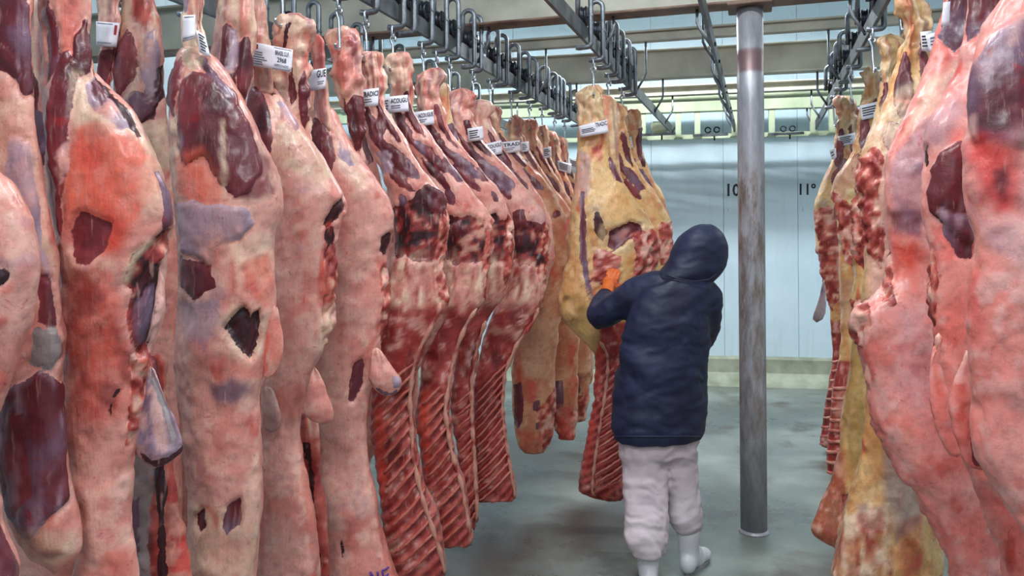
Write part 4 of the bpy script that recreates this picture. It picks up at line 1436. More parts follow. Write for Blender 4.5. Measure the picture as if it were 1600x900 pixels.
c.part('shank', s, 'shank', sinew=9999, patches=[
    ('red', [(512, 60), (560, 50), (566, 140), (540, 150), (520, 130)], {'k': 0.5, 'fe': 0.015}),
    ('lean', [(540, 168), (552, 150), (566, 152), (571, 200), (566, 232), (552, 240), (543, 205)], {'bump': 0.008}),
    ('lean', [(530, 160), (537, 150), (538, 195), (532, 205)], {})])
s = Slab([(50, 482, 500), (65, 478, 510), (100, 480, 512), (140, 486, 512), (180, 490, 516), (210, 494, 522)], 3.36, 0.85, 0.06)
c.part('tendon', s, 'shank', sinew=9999, patches=[('red', [(478, 55), (512, 55), (512, 112), (480, 112)], {'k': 0.7, 'fe': 0.012})])
c.paper([(482, 110), (510, 106), (509, 138), (483, 143)], 3.26, 0.02, [('GUE', 0.46, 0.98, 0.06, 0.42, 'ink')] + fine(0.5, 0.9, 0.6, 0.8, 2), 'white tag ending in GUE')
s = Slab([(543, 584, 593), (560, 578, 602), (580, 574, 617), (592, 573, 627), (603, 577, 628), (614, 590, 622), (621, 602, 614)], 3.27, 0.55, 0.04)
c.part('flank_flap', s, 'pink', [('memD', [(574, 594), (600, 612), (626, 604), (620, 622), (590, 616)], {}), ('mem', [(612, 585), (630, 588), (628, 606), (614, 604)], {})])

# ------------------------------------------------------------------ rear rail: sides glimpsed through the gaps
for i, (d_, wh) in enumerate([(2.86, 'between the two leftmost sides'), (3.62, 'left of the wide lilac side'), (4.15, 'behind the pale pink tagged side'), (4.65, 'behind the NE marked side'),
                              (5.15, 'behind the first rib side'), (5.75, 'behind the second rib side')]):
    x_ = 1188 + XR_ * F_PX / (math.cos(YAW) * d_)
    k_ = F_PX / d_
    t_ = 359 - 0.84 * k_
    rw = [(t_, x_ - 0.02 * k_, x_ + 0.02 * k_), (t_ + 0.03 * k_, x_ - 0.06 * k_, x_ + 0.06 * k_), (t_ + 0.2 * k_, x_ - 0.055 * k_, x_ + 0.06 * k_), (t_ + 0.4 * k_, x_ - 0.09 * k_, x_ + 0.12 * k_),
          (t_ + 0.65 * k_, x_ - 0.12 * k_, x_ + 0.17 * k_), (t_ + 0.9 * k_, x_ - 0.12 * k_, x_ + 0.16 * k_), (t_ + 1.3 * k_, x_ - 0.12 * k_, x_ + 0.12 * k_), (t_ + 2.2 * k_, x_ - 0.12 * k_, x_ + 0.14 * k_), (t_ + 2.4 * k_, x_ - 0.04 * k_, x_ + 0.06 * k_)]
    c = Carcass('beef_side', 'mostly hidden beef side on the rear rail ' + wh, XR_, d_, t_, x_, group=GL)
    hang('rear', d_)
    c.part('body', Slab(rw, d_, 0.7, 0.12), 'pink', hindpatches(rw, seed=60 + i)[0], res=0.6, sinew=t_ + 0.35 * k_)

# ------------------------------------------------------------------ rib-side carcasses


def rib_side(label, D, rows, tagc, word, ribspec, cav, fat, shade, taglines=None, seed=0):
    hx = (rows[0][1] + rows[0][2]) / 2
    c = Carcass('beef_side', label, XC, D, rows[0][0], hx, group=GL)
    hang('crowded', D)
    s = Slab(rows, D, 0.6, 0.11, 0.8, round_ends=(0.012, 0.004), knob=True)
    P, q, ell = hindpatches(rows, seed=seed, n_extra=2)
    gx, gy = [p_[0] for p_ in cav], [p_[1] for p_ in cav]
    gn = [(max(gx) - 8, min(gy)), (max(gx) + 8, min(gy) + 10), (max(gx) + 8, max(gy) + 70), (max(gx) - 12, max(gy) + 60), (max(gx) - 18, max(gy) + 10)]
    pats = P + [('cavity', cav, {'bump': -0.012, 'fe': 0.01, 'wob': 2.2}), ('fatty', fat, {'fe': 0.03, 'wob': 3.0}), ('gnarl', gn, {'amp': 0.016, 'wob': 1.2})]
    ym = max(p_[1] for p_ in fat) - 14
    R = np.array(rows, float)
    yy = np.linspace(ym, R[-1, 0] + 5, 9)
    poly = [(np.interp(y_, R[:, 0], R[:, 1]) - 6, y_) for y_ in yy] + [(np.interp(y_, R[:, 0], R[:, 2]) + 6, y_) for y_ in yy[::-1]]
    (y0, y1, n, sl, s0, s1, ys, ss) = ribspec
    pats.append(('ribmeat', poly, {'fe': 0.05, 'stripe': ((y1 - y0) / (n - 1), sl, y0)}))
    for (kind, pl, op) in shade:
        pats.append((kind, pl, op))
    c.part('body', s, 'pink', pats, lump=1.1, res=1.1)
    c.ribs(s, y0, y1, n, sl, s0, s1, rad=0.0068, col='ribL')
    c.spine(s, ys, ss)
    if tagc:
        c.paper(tagc, D - 0.085, 0.02, taglines or std_lines(word))
    return c


rib_side('rib side carcass beside the NE marked side, tag reading TRADICI', 3.62,
         [(80, 574, 592), (88, 562, 597), (130, 560, 598), (170, 563, 600), (200, 570, 622), (235, 578, 645), (270, 594, 668), (305, 606, 692), (340, 610, 703), (375, 612, 700), (410, 608, 692), (440, 600, 694),
          (470, 590, 700), (500, 585, 690), (540, 580, 668), (580, 578, 652), (620, 578, 646), (660, 580, 648), (700, 582, 653), (750, 588, 664), (800, 595, 681), (850, 600, 692), (885, 604, 697), (900, 606, 696)],
         [(562, 141), (592, 137), (591, 165), (565, 168)], 'TRADICI',
         (590, 872, 15, 36, -0.62, 0.90, [470, 540, 600, 660, 720, 790, 850, 893], [0.80, 0.72, 0.80, 0.82, 0.74, 0.70, 0.86, 0.95]),
         [(606, 330), (660, 300), (700, 330), (700, 372), (688, 405), (640, 402), (606, 390)],
         [(600, 395), (690, 400), (700, 470), (660, 490), (590, 480)],
         [('lean', [(655, 300), (668, 288), (690, 300), (700, 318), (694, 335), (670, 328)], {'bump': 0.01}), ('lean', [(585, 190), (600, 180), (606, 200), (600, 214), (586, 208)], {}),
          ('lean', [(616, 235), (632, 240), (634, 262), (620, 275), (612, 258)], {}), ('mem', [(586, 240), (610, 240), (612, 270), (594, 274)], {}),
          ('red', [(582, 600), (598, 600), (604, 700), (600, 790), (590, 760)], {'fe': 0.01})], seed=1)
rib_side('rib side carcass with tag reading ACOUGU, second of the rib sides', 3.89,
         [(82, 614, 630), (90, 605, 645), (130, 603, 648), (170, 608, 646), (205, 620, 665), (240, 640, 692), (275, 660, 720), (310, 676, 748), (342, 685, 770), (375, 692, 773), (410, 692, 764), (440, 688, 760), (470, 680, 758),
          (500, 668, 735), (540, 660, 718), (580, 655, 708), (640, 652, 702), (700, 655, 712), (750, 661, 726), (800, 667, 734), (838, 670, 737), (852, 676, 737)],
         [(598, 152), (637, 148), (639, 174), (600, 177)], 'ACOUGU',
         (610, 830, 13, 29, -0.7, 0.9, [480, 560, 640, 700, 770, 846], [0.85, 0.85, 0.7, 0.74, 0.85, 0.9]),
         [(690, 345), (735, 330), (772, 345), (772, 385), (760, 410), (715, 412), (690, 395)],
         [(686, 400), (762, 405), (756, 478), (715, 490), (676, 480)],
         [('lean', [(700, 355), (716, 344), (730, 356), (728, 372), (708, 372)], {'bump': 0.01}), ('lean', [(664, 230), (676, 228), (684, 250), (676, 262), (664, 250)], {}),
          ('leanmem', [(690, 235), (710, 255), (730, 285), (715, 285), (694, 262)], {}), ('red', [(656, 600), (668, 600), (672, 690), (666, 740), (658, 700)], {})],
         std_lines('ACOUGU', left=True), seed=2)
rib_side('rib side carcass with tilted ACOUGUE tag, third of the rib sides', 4.23,
         [(106, 664, 680), (113, 653, 687), (150, 650, 690), (190, 655, 698), (225, 672, 718), (255, 694, 745), (285, 716, 772), (315, 734, 794), (345, 746, 803), (380, 751, 804), (420, 748, 800), (460, 738, 792), (495, 722, 765),
          (540, 710, 750), (600, 706, 742), (660, 709, 741), (720, 715, 744), (780, 722, 747), (815, 730, 747), (829, 736, 745)],
         [(642, 176), (677, 171), (679, 194), (645, 199)], 'ACOUGUE',
         (620, 808, 11, 15, -0.7, 0.9, [500, 600, 700, 815], [0.8, 0.7, 0.8, 0.8]),
         [(746, 350), (775, 335), (804, 350), (802, 385), (794, 410), (765, 410), (748, 390)],
         [(745, 400), (798, 405), (790, 470), (765, 490), (735, 478)],
         [('lean', [(742, 260), (758, 262), (766, 285), (752, 288)], {})], std_lines('ACOUGUE', left=True), seed=3)
# leg squeezed in behind the third
rows = [(128, 684, 698), (135, 680, 702), (170, 682, 704), (205, 690, 712), (260, 710, 735), (360, 745, 775), (450, 750, 770)]
c = Carcass('beef_side', 'narrow orange shank squeezed between the third and fourth rib sides', XC, 4.42, 128, 691, group=GL)
c.part('body', Slab(rows, 4.42, 0.5, 0.045), 'yshank', [('leanmem', [(690, 200), (712, 190), (716, 240), (700, 250)], {}), ('orange', [(684, 150), (700, 150), (702, 190), (688, 190)], {'k': 0.7})])
hang('crowded', 4.42)
rib_side('broad rib side carcass at the end of the ribs, fourth of them', 4.6,
         [(138, 707, 726), (145, 699, 735), (185, 696, 738), (215, 706, 748), (245, 726, 775), (275, 748, 805), (305, 768, 830), (335, 784, 850), (365, 791, 857), (400, 793, 855), (440, 788, 851), (470, 778, 849), (500, 766, 838),
          (535, 754, 812), (580, 745, 792), (630, 740, 788), (680, 737, 793), (730, 735, 801), (765, 736, 807), (778, 738, 807), (784, 742, 805)],
         [(730, 201), (754, 197), (756, 218), (732, 222)], None,
         (590, 758, 13, 30, -0.75, 0.93, [480, 540, 600, 660, 720, 775], [0.88, 0.86, 0.85, 0.85, 0.88, 0.92]),
         [(790, 365), (830, 350), (857, 365), (856, 395), (846, 415), (805, 412), (790, 390)],
         [(788, 405), (850, 410), (848, 475), (815, 488), (778, 476)],
         [('lean', [(802, 332), (818, 328), (824, 350), (812, 362), (802, 350)], {'bump': 0.008}), ('cavity', [(824, 395), (848, 392), (852, 412), (832, 418)], {}),
          ('leanmem', [(745, 240), (775, 262), (800, 300), (780, 300), (752, 268)], {}), ('red', [(738, 560), (752, 560), (748, 700), (738, 740)], {'k': 0.8})], fine(0.1, 0.8, 0.2, 0.85, 4, 'ink'), seed=4)


# ------------------------------------------------------------------ tan sides further down the left row
def plain_side(label, X, rail, D, rows, base, tagc=None, word=None, extra=(), group=GL, seed=0, thick=0.65, bmax=0.12, lump=1.0, hind=True, sway=None):
    hx = (rows[0][1] + rows[0][2]) / 2
    c = Carcass('beef_side', label, X, D, rows[0][0], hx, group=group)
    if rail:
        hang(rail, D)
    s = Slab(rows, D, thick, bmax, 0.82, sway=sway, round_ends=(0.012, 0.008), knob=True)
    P = hindpatches(rows, seed=seed, n_extra=1)[0] if hind else []
    c.slab = s
    c.body = c.part('body', s, base, list(P) + list(extra), lump=lump, res=1.1)
    if tagc:
        c.paper(tagc, D - 0.075, 0.015, std_lines(word) if word else fine(0.1, 0.85, 0.2, 0.85, 4, 'ink'))
    return c


plain_side('tan beef side behind the broad rib side, ACOUGU tag', XC, 'crowded', 4.98,
           [(155, 741, 755), (162, 736, 762), (200, 736, 768), (235, 750, 790), (270, 772, 820), (305, 795, 845), (340, 812, 862), (400, 820, 866), (450, 808, 856), (520, 775, 815), (580, 757, 785), (660, 752, 780), (738, 755, 775)], 'pink',
           [(754, 226), (783, 219), (785, 240), (758, 246)], 'ACOUGU', [('leanmem', [(765, 225), (795, 250), (812, 285), (790, 285)], {})], seed=5)
plain_side('tan beef side with purple smudges low down, behind the rib sides', XC, 'crowded', 5.3,
           [(164, 764, 778), (170, 757, 785), (210, 758, 790), (245, 772, 815), (275, 795, 845), (305, 815, 868), (335, 832, 884), (380, 842, 890), (430, 838, 886), (470, 826, 880), (520, 806, 872), (570, 800, 868), (630, 799, 868), (680, 804, 862), (698, 810, 855), (710, 824, 846)], 'orange',
           [(784, 222), (812, 219), (814, 236), (787, 241)], 'TRAD',
           [('leanmem', [(800, 600), (815, 590), (820, 630), (812, 668), (803, 660)], {}), ('leanmem', [(832, 620), (844, 620), (842, 640), (832, 638)], {}),
            ('blue', [(836, 655), (846, 652), (848, 668), (838, 666)], {}), ('oraC', [(812, 480), (862, 500), (860, 590), (815, 585)], {'k': 0.7, 'fe': 0.03}), ('red', [(808, 670), (850, 670), (845, 705), (815, 700)], {'k': 0.5, 'fe': 0.02}), ('gnarl', [(838, 640), (872, 600), (872, 690), (850, 700)], {'amp': 0.02, 'k': 0.75})], seed=6)
plain_side('amber beef side with dark ragged shoulder, left of the handled carcass', XC, 'crowded', 5.75,
           [(178, 797, 810), (186, 791, 816), (230, 795, 826), (270, 815, 850), (310, 840, 880), (345, 858, 905), (390, 866, 912), (440, 866, 910), (500, 862, 906), (560, 862, 904), (620, 862, 904), (670, 866, 900), (688, 874, 894)], 'orange',
           [(814, 222), (826, 221), (827, 236), (815, 238)], None,
           [('red', [(872, 350), (898, 330), (905, 370), (898, 410), (880, 420)], {'k': 0.8}), ('gnarl', [(862, 630), (904, 640), (900, 700), (866, 690)], {'amp': 0.02}), ('leandark', [(876, 378), (882, 374), (884, 400), (878, 404)], {'rim': False}), ('leanmem', [(866, 596), (880, 590), (882, 630), (870, 640)], {}), ('red', [(868, 630), (898, 630), (896, 690), (876, 690)], {'k': 0.7, 'fe': 0.02})], seed=7)
plain_side('amber beef side with ragged dark chest beside the hanging ribs', XC, 'crowded', 6.2,
           [(186, 820, 834), (194, 815, 838), (235, 820, 848), (280, 842, 872), (330, 866, 902), (380, 876, 916), (450, 880, 920), (530, 884, 922), (590, 886, 922), (630, 890, 920), (655, 894, 914), (660, 898, 910)], 'orange',
           [(848, 231), (861, 229), (862, 245), (849, 248)], None,
           [('leanmem', [(890, 590), (902, 584), (908, 610), (896, 618)], {}), ('gnarl', [(886, 620), (924, 615), (918, 665), (890, 665)], {'amp': 0.025}), ('blue', [(906, 608), (914, 610), (912, 622)], {}), ('leandark', [(896, 560), (902, 556), (903, 585), (898, 590)], {'rim': False})], seed=8)
for i, (xs_, D_, top, tg) in enumerate([(845, 6.55, 196, None), (862, 6.95, 204, [(871, 251), (893, 256), (892, 272), (873, 266)]), (877, 7.3, 212, [(889, 247), (907, 251), (906, 265), (893, 262)])]):
    k_ = 6.2 / D_
    rw = [(top, xs_ - 6, xs_ + 6), (top + 6, xs_ - 10, xs_ + 10), (top + 40, xs_ - 9, xs_ + 12), (top + 80, xs_ + 2, xs_ + 30), (top + 130, xs_ + 14, xs_ + 50), (top + 230, xs_ + 20, xs_ + 52), (top + 380, xs_ + 22, xs_ + 50), (357 + 1.45 * 1250 / D_, xs_ + 26, xs_ + 44)]
    plain_side('small distant beef side in the left row, %s from the far end' % ['third', 'second', 'last'][i], XC, 'crowded', D_, rw, 'orange', tg, None, seed=9 + i)

# ------------------------------------------------------------------ middle rail: the carcass the man handles
rows = [(133, 910, 926), (140, 902, 938), (165, 900, 946), (200, 902, 950), (235, 901, 954), (270, 899, 964), (300, 896, 984), (330, 892, 1006), (355, 889, 1022), (380, 888, 1030), (410, 886, 1030), (440, 878, 1014), (465, 869, 995),
        (490, 872, 986), (510, 886, 984), (530, 906, 984), (550, 928, 984), (580, 930, 984), (620, 925, 983), (660, 919, 981), (700, 913, 979), (740, 907, 977), (765, 905, 976), (776, 922, 975), (783, 955, 972)]
c = Carcass('beef_side', 'yellow fatted beef side with ribs below, held by the man', XM, 4.68, 133, 920, group=GM)
hang('middle', 4.68)
s = Slab(rows, 4.68, 0.6, 0.12, 0.8, round_ends=(0.012, 0.012), knob=True)
P = [('yelC', [(902, 140), (940, 140), (946, 190), (902, 200)], {'k': 0.6, 'fe': 0.02}),
     ('red', [(924, 232), (944, 224), (940, 236), (926, 242)], {'wob': 0.3}), ('mem', [(905, 235), (925, 245), (922, 300), (905, 330), (898, 300)], {'k': 0.6}),
     ('yellow', [(935, 265), (975, 285), (1010, 330), (1016, 350), (980, 352), (940, 340), (930, 300)], {'fe': 0.015}), ('leanmem', [(955, 240), (966, 258), (972, 285), (962, 284), (952, 262)], {}),
     ('leanmem', [(906, 300), (914, 300), (918, 400), (930, 470), (920, 470), (906, 400)], {'k': 0.7}),
     ('leandark', [(928, 330), (938, 332), (946, 365), (940, 378), (930, 355)], {'rim': False}),
     ('yelC', [(940, 350), (1010, 340), (1026, 370), (1015, 400), (990, 392), (955, 400), (935, 380)], {'k': 0.8, 'fe': 0.012}),
     ('lean', [(954, 362), (985, 345), (1008, 350), (1002, 362), (978, 376), (962, 392), (950, 386)], {'bump': -0.03}),
     ('mem', [(958, 372), (980, 352), (990, 356), (972, 378)], {'k': 0.5}),
     ('gnarl', [(985, 366), (1020, 356), (1034, 380), (1026, 440), (985, 440), (996, 395)], {'amp': 0.025}), ('gnarl', [(930, 384), (952, 392), (972, 400), (966, 445), (925, 440)], {'amp': 0.022}),
     ('yellow', [(872, 440), (905, 430), (930, 470), (940, 540), (915, 520), (880, 500)], {'fe': 0.01}), ('olive', [(905, 470), (930, 480), (940, 550), (920, 530), (890, 500)], {'k': 0.6, 'fe': 0.02}),
     ('leandark', [(878, 462), (890, 460), (891, 468), (879, 470)], {'rim': False, 'k': 0.6}),
     ('ribmeat', [(940, 500), (990, 500), (990, 790), (900, 790), (925, 560), (935, 540)], {'fe': 0.012, 'stripe': (14, 22, 560)}),
     ('red', [(934, 530), (946, 526), (935, 620), (922, 700), (912, 740), (918, 650)], {'k': 0.8}),
     ('red', [(1018, 360), (1032, 372), (1028, 420), (1014, 420)], {'k': 0.8})]
c.part('body', s, 'yellow', P, res=1.25)
c.ribs(s, 560, 756, 15, 22, -0.40, 0.95, rad=0.0064, col='ribL')
c.spine(s, [530, 600, 680, 770], [-0.2, -0.3, -0.42, -0.45], 0.011)
s = Slab([(148, 938, 950), (156, 935, 962), (200, 938, 966), (250, 945, 968), (290, 955, 980)], 4.72, 0.8, 0.05)
c.part('tendon', s, 'yshank', sinew=9999, patches=[('orange', [(940, 150), (955, 150), (955, 200), (942, 210)], {'k': 0.7})])
c.paper([(904, 197), (948, 187), (951, 207), (907, 215)], 4.58, 0.02, [('TRADIC', 0.58, 0.99, 0.06, 0.40, 'ink')] + fine(0.08, 0.56, 0.36, 0.75, 3, 'ink'), 'white tag ending in TRADIC')
plain_side('beef side half hidden behind the handled carcass, small tag', XM, 'middle', 5.15,
           [(160, 951, 972), (167, 945, 979), (210, 946, 982), (250, 954, 992), (285, 968, 1012), (320, 984, 1036), (345, 994, 1048), (375, 996, 1049), (420, 992, 1046), (460, 985, 1030), (550, 975, 1020), (650, 972, 1010), (730, 976, 1000)], 'yellow',
           [(950, 198), (958, 196), (960, 213), (952, 214)], None, [('gnarl', [(1028, 350), (1056, 345), (1054, 410), (1030, 415)], {'amp': 0.025})], GM, 21)
plain_side('beef side hanging furthest down the middle rail', XM, 'middle', 5.65,
           [(170, 981, 994), (176, 975, 1000), (215, 974, 1002), (245, 976, 1006), (280, 986, 1022), (315, 1000, 1040), (345, 1010, 1051), (375, 1010, 1051), (430, 1005, 1044), (520, 995, 1030), (640, 990, 1020), (690, 996, 1012)], 'yellow',
           [(980, 215), (987, 213), (989, 231), (982, 232)], None, [('leanmem', [(975, 205), (983, 205), (990, 250), (996, 280), (984, 262)], {}), ('lean', [(994, 205), (1002, 200), (1004, 240), (996, 250)], {})], GM, 22)

# ------------------------------------------------------------------ right row, furthest first
c = plain_side('furthest beef side in the right row, gnarled and bony', XRT, 'right', 6.1,
               [(150, 1316, 1330), (157, 1309, 1337), (190, 1308, 1336), (225, 1305, 1338), (260, 1296, 1345), (290, 1284, 1352), (320, 1274, 1356), (350, 1272, 1355), (390, 1276, 1352), (430, 1284, 1348), (470, 1294, 1345), (520, 1300, 1340), (570, 1300, 1338), (620, 1292, 1334), (665, 1283, 1328), (690, 1280, 1322), (700, 1284, 1312)],
               'yellow', [(1309, 213), (1336, 207), (1337, 224), (1311, 229)], None,
               [('lean', [(1304, 225), (1316, 215), (1320, 245), (1310, 268), (1303, 260)], {}), ('cream', [(1276, 330), (1300, 330), (1304, 370), (1284, 375)], {'k': 0.8}), ('gnarl', [(1270, 330), (1300, 320), (1312, 370), (1312, 470), (1296, 490), (1280, 440)], {'amp': 0.022, 'wob': 1.4}),
                ('ribmeat', [(1296, 500), (1345, 500), (1340, 700), (1270, 705), (1290, 600)], {})], GR, 31, lump=1.4)
c.ribs(c.slab, 560, 690, 10, 5, -0.95, 0.3, rad=0.010, col='ribC')
s = Slab([(436, 1284, 1292), (460, 1280, 1292), (485, 1272, 1292), (497, 1268, 1288), (504, 1270, 1282)], 5.9, 0.6, 0.03)
c.part('flank_flap', s, 'membrane', [('grey', [(1266, 470), (1290, 470), (1290, 506), (1266, 506)], {'k': 0.6})])
c.paper([(1296, 236), (1306, 231), (1307, 246), (1300, 250)], 5.95, 0.005, fine(0.1, 0.8, 0.2, 0.8, 2))

c = plain_side('beef side with torn red hip, second from the far end at right', XRT, 'right', 4.95,
               [(103, 1351, 1366), (110, 1343, 1377), (140, 1341, 1379), (180, 1341, 1380), (215, 1336, 1384), (245, 1322, 1390), (275, 1306, 1396), (305, 1298, 1400), (340, 1304, 1402), (380, 1312, 1404), (430, 1314, 1402), (480, 1316, 1398), (530, 1312, 1390), (590, 1302, 1382), (650, 1296, 1372), (710, 1290, 1362), (738, 1292, 1350), (746, 1304, 1335)],
               'yellow', [(1343, 165), (1374, 158), (1376, 181), (1346, 188)], None,
               [('oraA', [(1304, 270), (1340, 240), (1350, 260), (1320, 310), (1300, 330)], {'fe': 0.012}), ('yelC', [(1322, 295), (1342, 296), (1344, 318), (1325, 316)], {}), ('leandark', [(1325, 332), (1336, 330), (1338, 348), (1328, 350)], {'rim': False}),
                ('gnarl', [(1298, 300), (1330, 320), (1372, 345), (1376, 395), (1350, 420), (1320, 410), (1308, 360)], {'amp': 0.024, 'wob': 1.4}), ('oraA', [(1305, 440), (1350, 430), (1352, 500), (1310, 510)], {'k': 0.7, 'fe': 0.02}),
                ('ribmeat', [(1290, 560), (1330, 560), (1330, 750), (1285, 750)], {})], GR, 32, lump=1.4)
c.ribs(c.slab, 600, 732, 9, 4, -0.95, 0.0, rad=0.011, col='ribC')

c = plain_side('yellow brown beef side with bloody ragged shoulder, third from far end', XRT, 'right', 4.0,
               [(52, 1386, 1402), (60, 1378, 1411), (100, 1376, 1413), (145, 1374, 1418), (190, 1364, 1428), (235, 1350, 1436), (280, 1340, 1440), (325, 1334, 1440), (370, 1332, 1436), (420, 1334, 1430), (480, 1330, 1428), (530, 1328, 1425), (580, 1325, 1424), (640, 1318, 1426), (700, 1308, 1430), (750, 1296, 1430), (790, 1280, 1428), (825, 1268, 1420), (838, 1274, 1414), (852, 1310, 1405), (866, 1340, 1390)],
               'yellow', [(1406, 88), (1420, 90), (1419, 105), (1405, 105)], 'COM',
               [('gnarl', [(1334, 240), (1358, 232), (1366, 330), (1376, 400), (1364, 430), (1330, 400), (1332, 310)], {'amp': 0.022, 'wob': 1.4}), ('gnarl', [(1326, 470), (1362, 450), (1368, 520), (1326, 530)], {'amp': 0.022, 'wob': 1.4}), ('yelC', [(1350, 180), (1410, 150), (1425, 190), (1380, 240), (1352, 240)], {'k': 0.7, 'fe': 0.02}), ('pinkw', [(1376, 230), (1440, 180), (1440, 360), (1400, 420), (1378, 330)], {'k': 0.7, 'fe': 0.03}),
                ('olive', [(1326, 520), (1356, 520), (1352, 700), (1330, 730), (1318, 650)], {'k': 0.75, 'fe': 0.015}), ('leandark', [(1318, 765), (1330, 760), (1332, 800), (1322, 808)], {'rim': False, 'bump': -0.01}),
                ('ribmeat', [(1262, 760), (1312, 700), (1330, 780), (1300, 880), (1262, 880)], {'k': 0.8, 'fe': 0.02}), ('fatty', [(1320, 780), (1400, 770), (1410, 870), (1310, 870)], {})], GR, 33, lump=1.3)

c = plain_side('cream shouldered beef side with pale bloody lower flank, fourth from far end', XRT, 'right', 3.2,
               [(-12, 1420, 1440), (0, 1410, 1452), (50, 1404, 1458), (100, 1398, 1468), (150, 1386, 1480), (200, 1366, 1492), (240, 1348, 1500), (275, 1342, 1502), (310, 1343, 1496), (350, 1348, 1486), (410, 1352, 1470), (470, 1348, 1460), (540, 1345, 1452), (620, 1350, 1450), (700, 1345, 1455), (770, 1330, 1462), (830, 1312, 1470), (890, 1298, 1475), (930, 1305, 1465), (960, 1330, 1440)],
               'yellow', [(1438, 50), (1456, 48), (1456, 80), (1440, 80)], None,
               [('cream', [(1360, 200), (1400, 150), (1450, 120), (1470, 160), (1440, 230), (1390, 270), (1350, 280)], {'k': 0.85, 'fe': 0.02}), ('pinkw', [(1350, 280), (1420, 230), (1480, 180), (1490, 330), (1440, 470), (1360, 470)], {'k': 0.7, 'fe': 0.03}), ('gnarl', [(1338, 260), (1368, 232), (1384, 250), (1372, 300), (1384, 370), (1378, 420), (1350, 380)], {'amp': 0.026}), ('red', [(1400, 160), (1440, 150), (1430, 190)], {'k': 0.5, 'fe': 0.02}),
                ('yelB', [(1352, 560), (1380, 560), (1385, 720), (1360, 720)], {'k': 0.5, 'fe': 0.02}), ('grey', [(1385, 600), (1430, 600), (1440, 800), (1400, 830), (1382, 760)], {'k': 0.7, 'fe': 0.02}),
                ('fatty', [(1298, 810), (1390, 770), (1400, 950), (1300, 950)], {'k': 0.9}), ('red', [(1400, 800), (1440, 790), (1440, 900), (1410, 900)], {'k': 0.6, 'fe': 0.02})], GR, 34, lump=1.2, bmax=0.14)
c.paper([(1446, 55), (1470, 48), (1461, 84), (1452, 82)], 3.06, 0.01, fine(0.3, 0.8, 0.2, 0.7, 3))

# big pink one with orange glow
c = Carcass('beef_side', 'large rosy beef side with lilac haunch, third from the right edge', XRT, 2.6, -60, 1500, group=GR)
hang('right', 2.6)
s = Slab([(-90, 1485, 1515), (-50, 1474, 1528), (20, 1466, 1535), (70, 1458, 1545), (120, 1444, 1550), (170, 1420, 1554), (215, 1396, 1554), (255, 1382, 1550), (300, 1376, 1545), (350, 1380, 1535), (400, 1386, 1524), (440, 1384, 1516), (462, 1362, 1512), (485, 1334, 1508),
          (520, 1334, 1506), (560, 1344, 1512), (610, 1356, 1530), (660, 1370, 1555), (710, 1394, 1580), (760, 1428, 1600), (810, 1456, 1610), (860, 1474, 1620), (920, 1486, 1630), (1000, 1500, 1640), (1080, 1520, 1630), (1112, 1550, 1600)], 2.6, 0.72, 0.15)
c.part('body', s, 'rosy', [
    ('leanmem', [(1462, 60), (1500, -40), (1530, 0), (1535, 60), (1490, 90)], {}),
    ('cream', [(1450, 130), (1500, 100), (1530, 110), (1500, 170), (1440, 200), (1400, 230)], {'k': 0.6, 'fe': 0.02}),
    ('lilac', [(1400, 240), (1450, 190), (1470, 210), (1470, 330), (1440, 360), (1400, 330), (1388, 280)], {'k': 0.75, 'fe': 0.02}),
    ('leanmem', [(1384, 330), (1420, 325), (1445, 330), (1440, 372), (1405, 362), (1388, 350)], {'k': 0.85, 'fe': 0.015}),
    ('blue', [(1424, 262), (1448, 256), (1450, 272), (1428, 278)], {'k': 0.6, 'fe': 0.008}),
    ('orange', [(1395, 385), (1430, 372), (1442, 390), (1430, 420), (1402, 420)], {'k': 1.0, 'fe': 0.025}), ('blood', [(1405, 388), (1430, 380), (1434, 400), (1412, 406)], {'k': 0.5, 'fe': 0.03}),
    ('cream', [(1382, 400), (1396, 400), (1400, 470), (1386, 480)], {'bump': 0.012, 'k': 0.6}),
    ('gnarl', [(1326, 476), (1356, 462), (1366, 500), (1350, 540), (1332, 530)], {'amp': 0.022}), ('gnarl', [(1376, 395), (1394, 395), (1398, 470), (1380, 480)], {'amp': 0.02}), ('red', [(1420, 560), (1440, 556), (1436, 580)], {'k': 0.5, 'fe': 0.015}), ('gnarl', [(1344, 560), (1358, 566), (1376, 650), (1400, 710), (1385, 715), (1358, 640)], {'amp': 0.016, 'k': 0.75}),
    ('pinkr', [(1344, 560), (1362, 590), (1400, 700), (1450, 780), (1475, 850), (1458, 820), (1420, 760), (1370, 680)], {'bump': 0.012, 'fe': 0.01}),
    ('red', [(1460, 770), (1475, 800), (1510, 900), (1520, 960), (1490, 930)], {'k': 0.5, 'fe': 0.02}),
    ('lilac', [(1400, 480), (1440, 470), (1460, 600), (1440, 640), (1400, 600)], {'k': 0.35, 'fe': 0.04})], lump=1.1)
c.paper([(1474, 4), (1485, 2), (1483, 40), (1470, 42)], 2.48, 0.01, [])

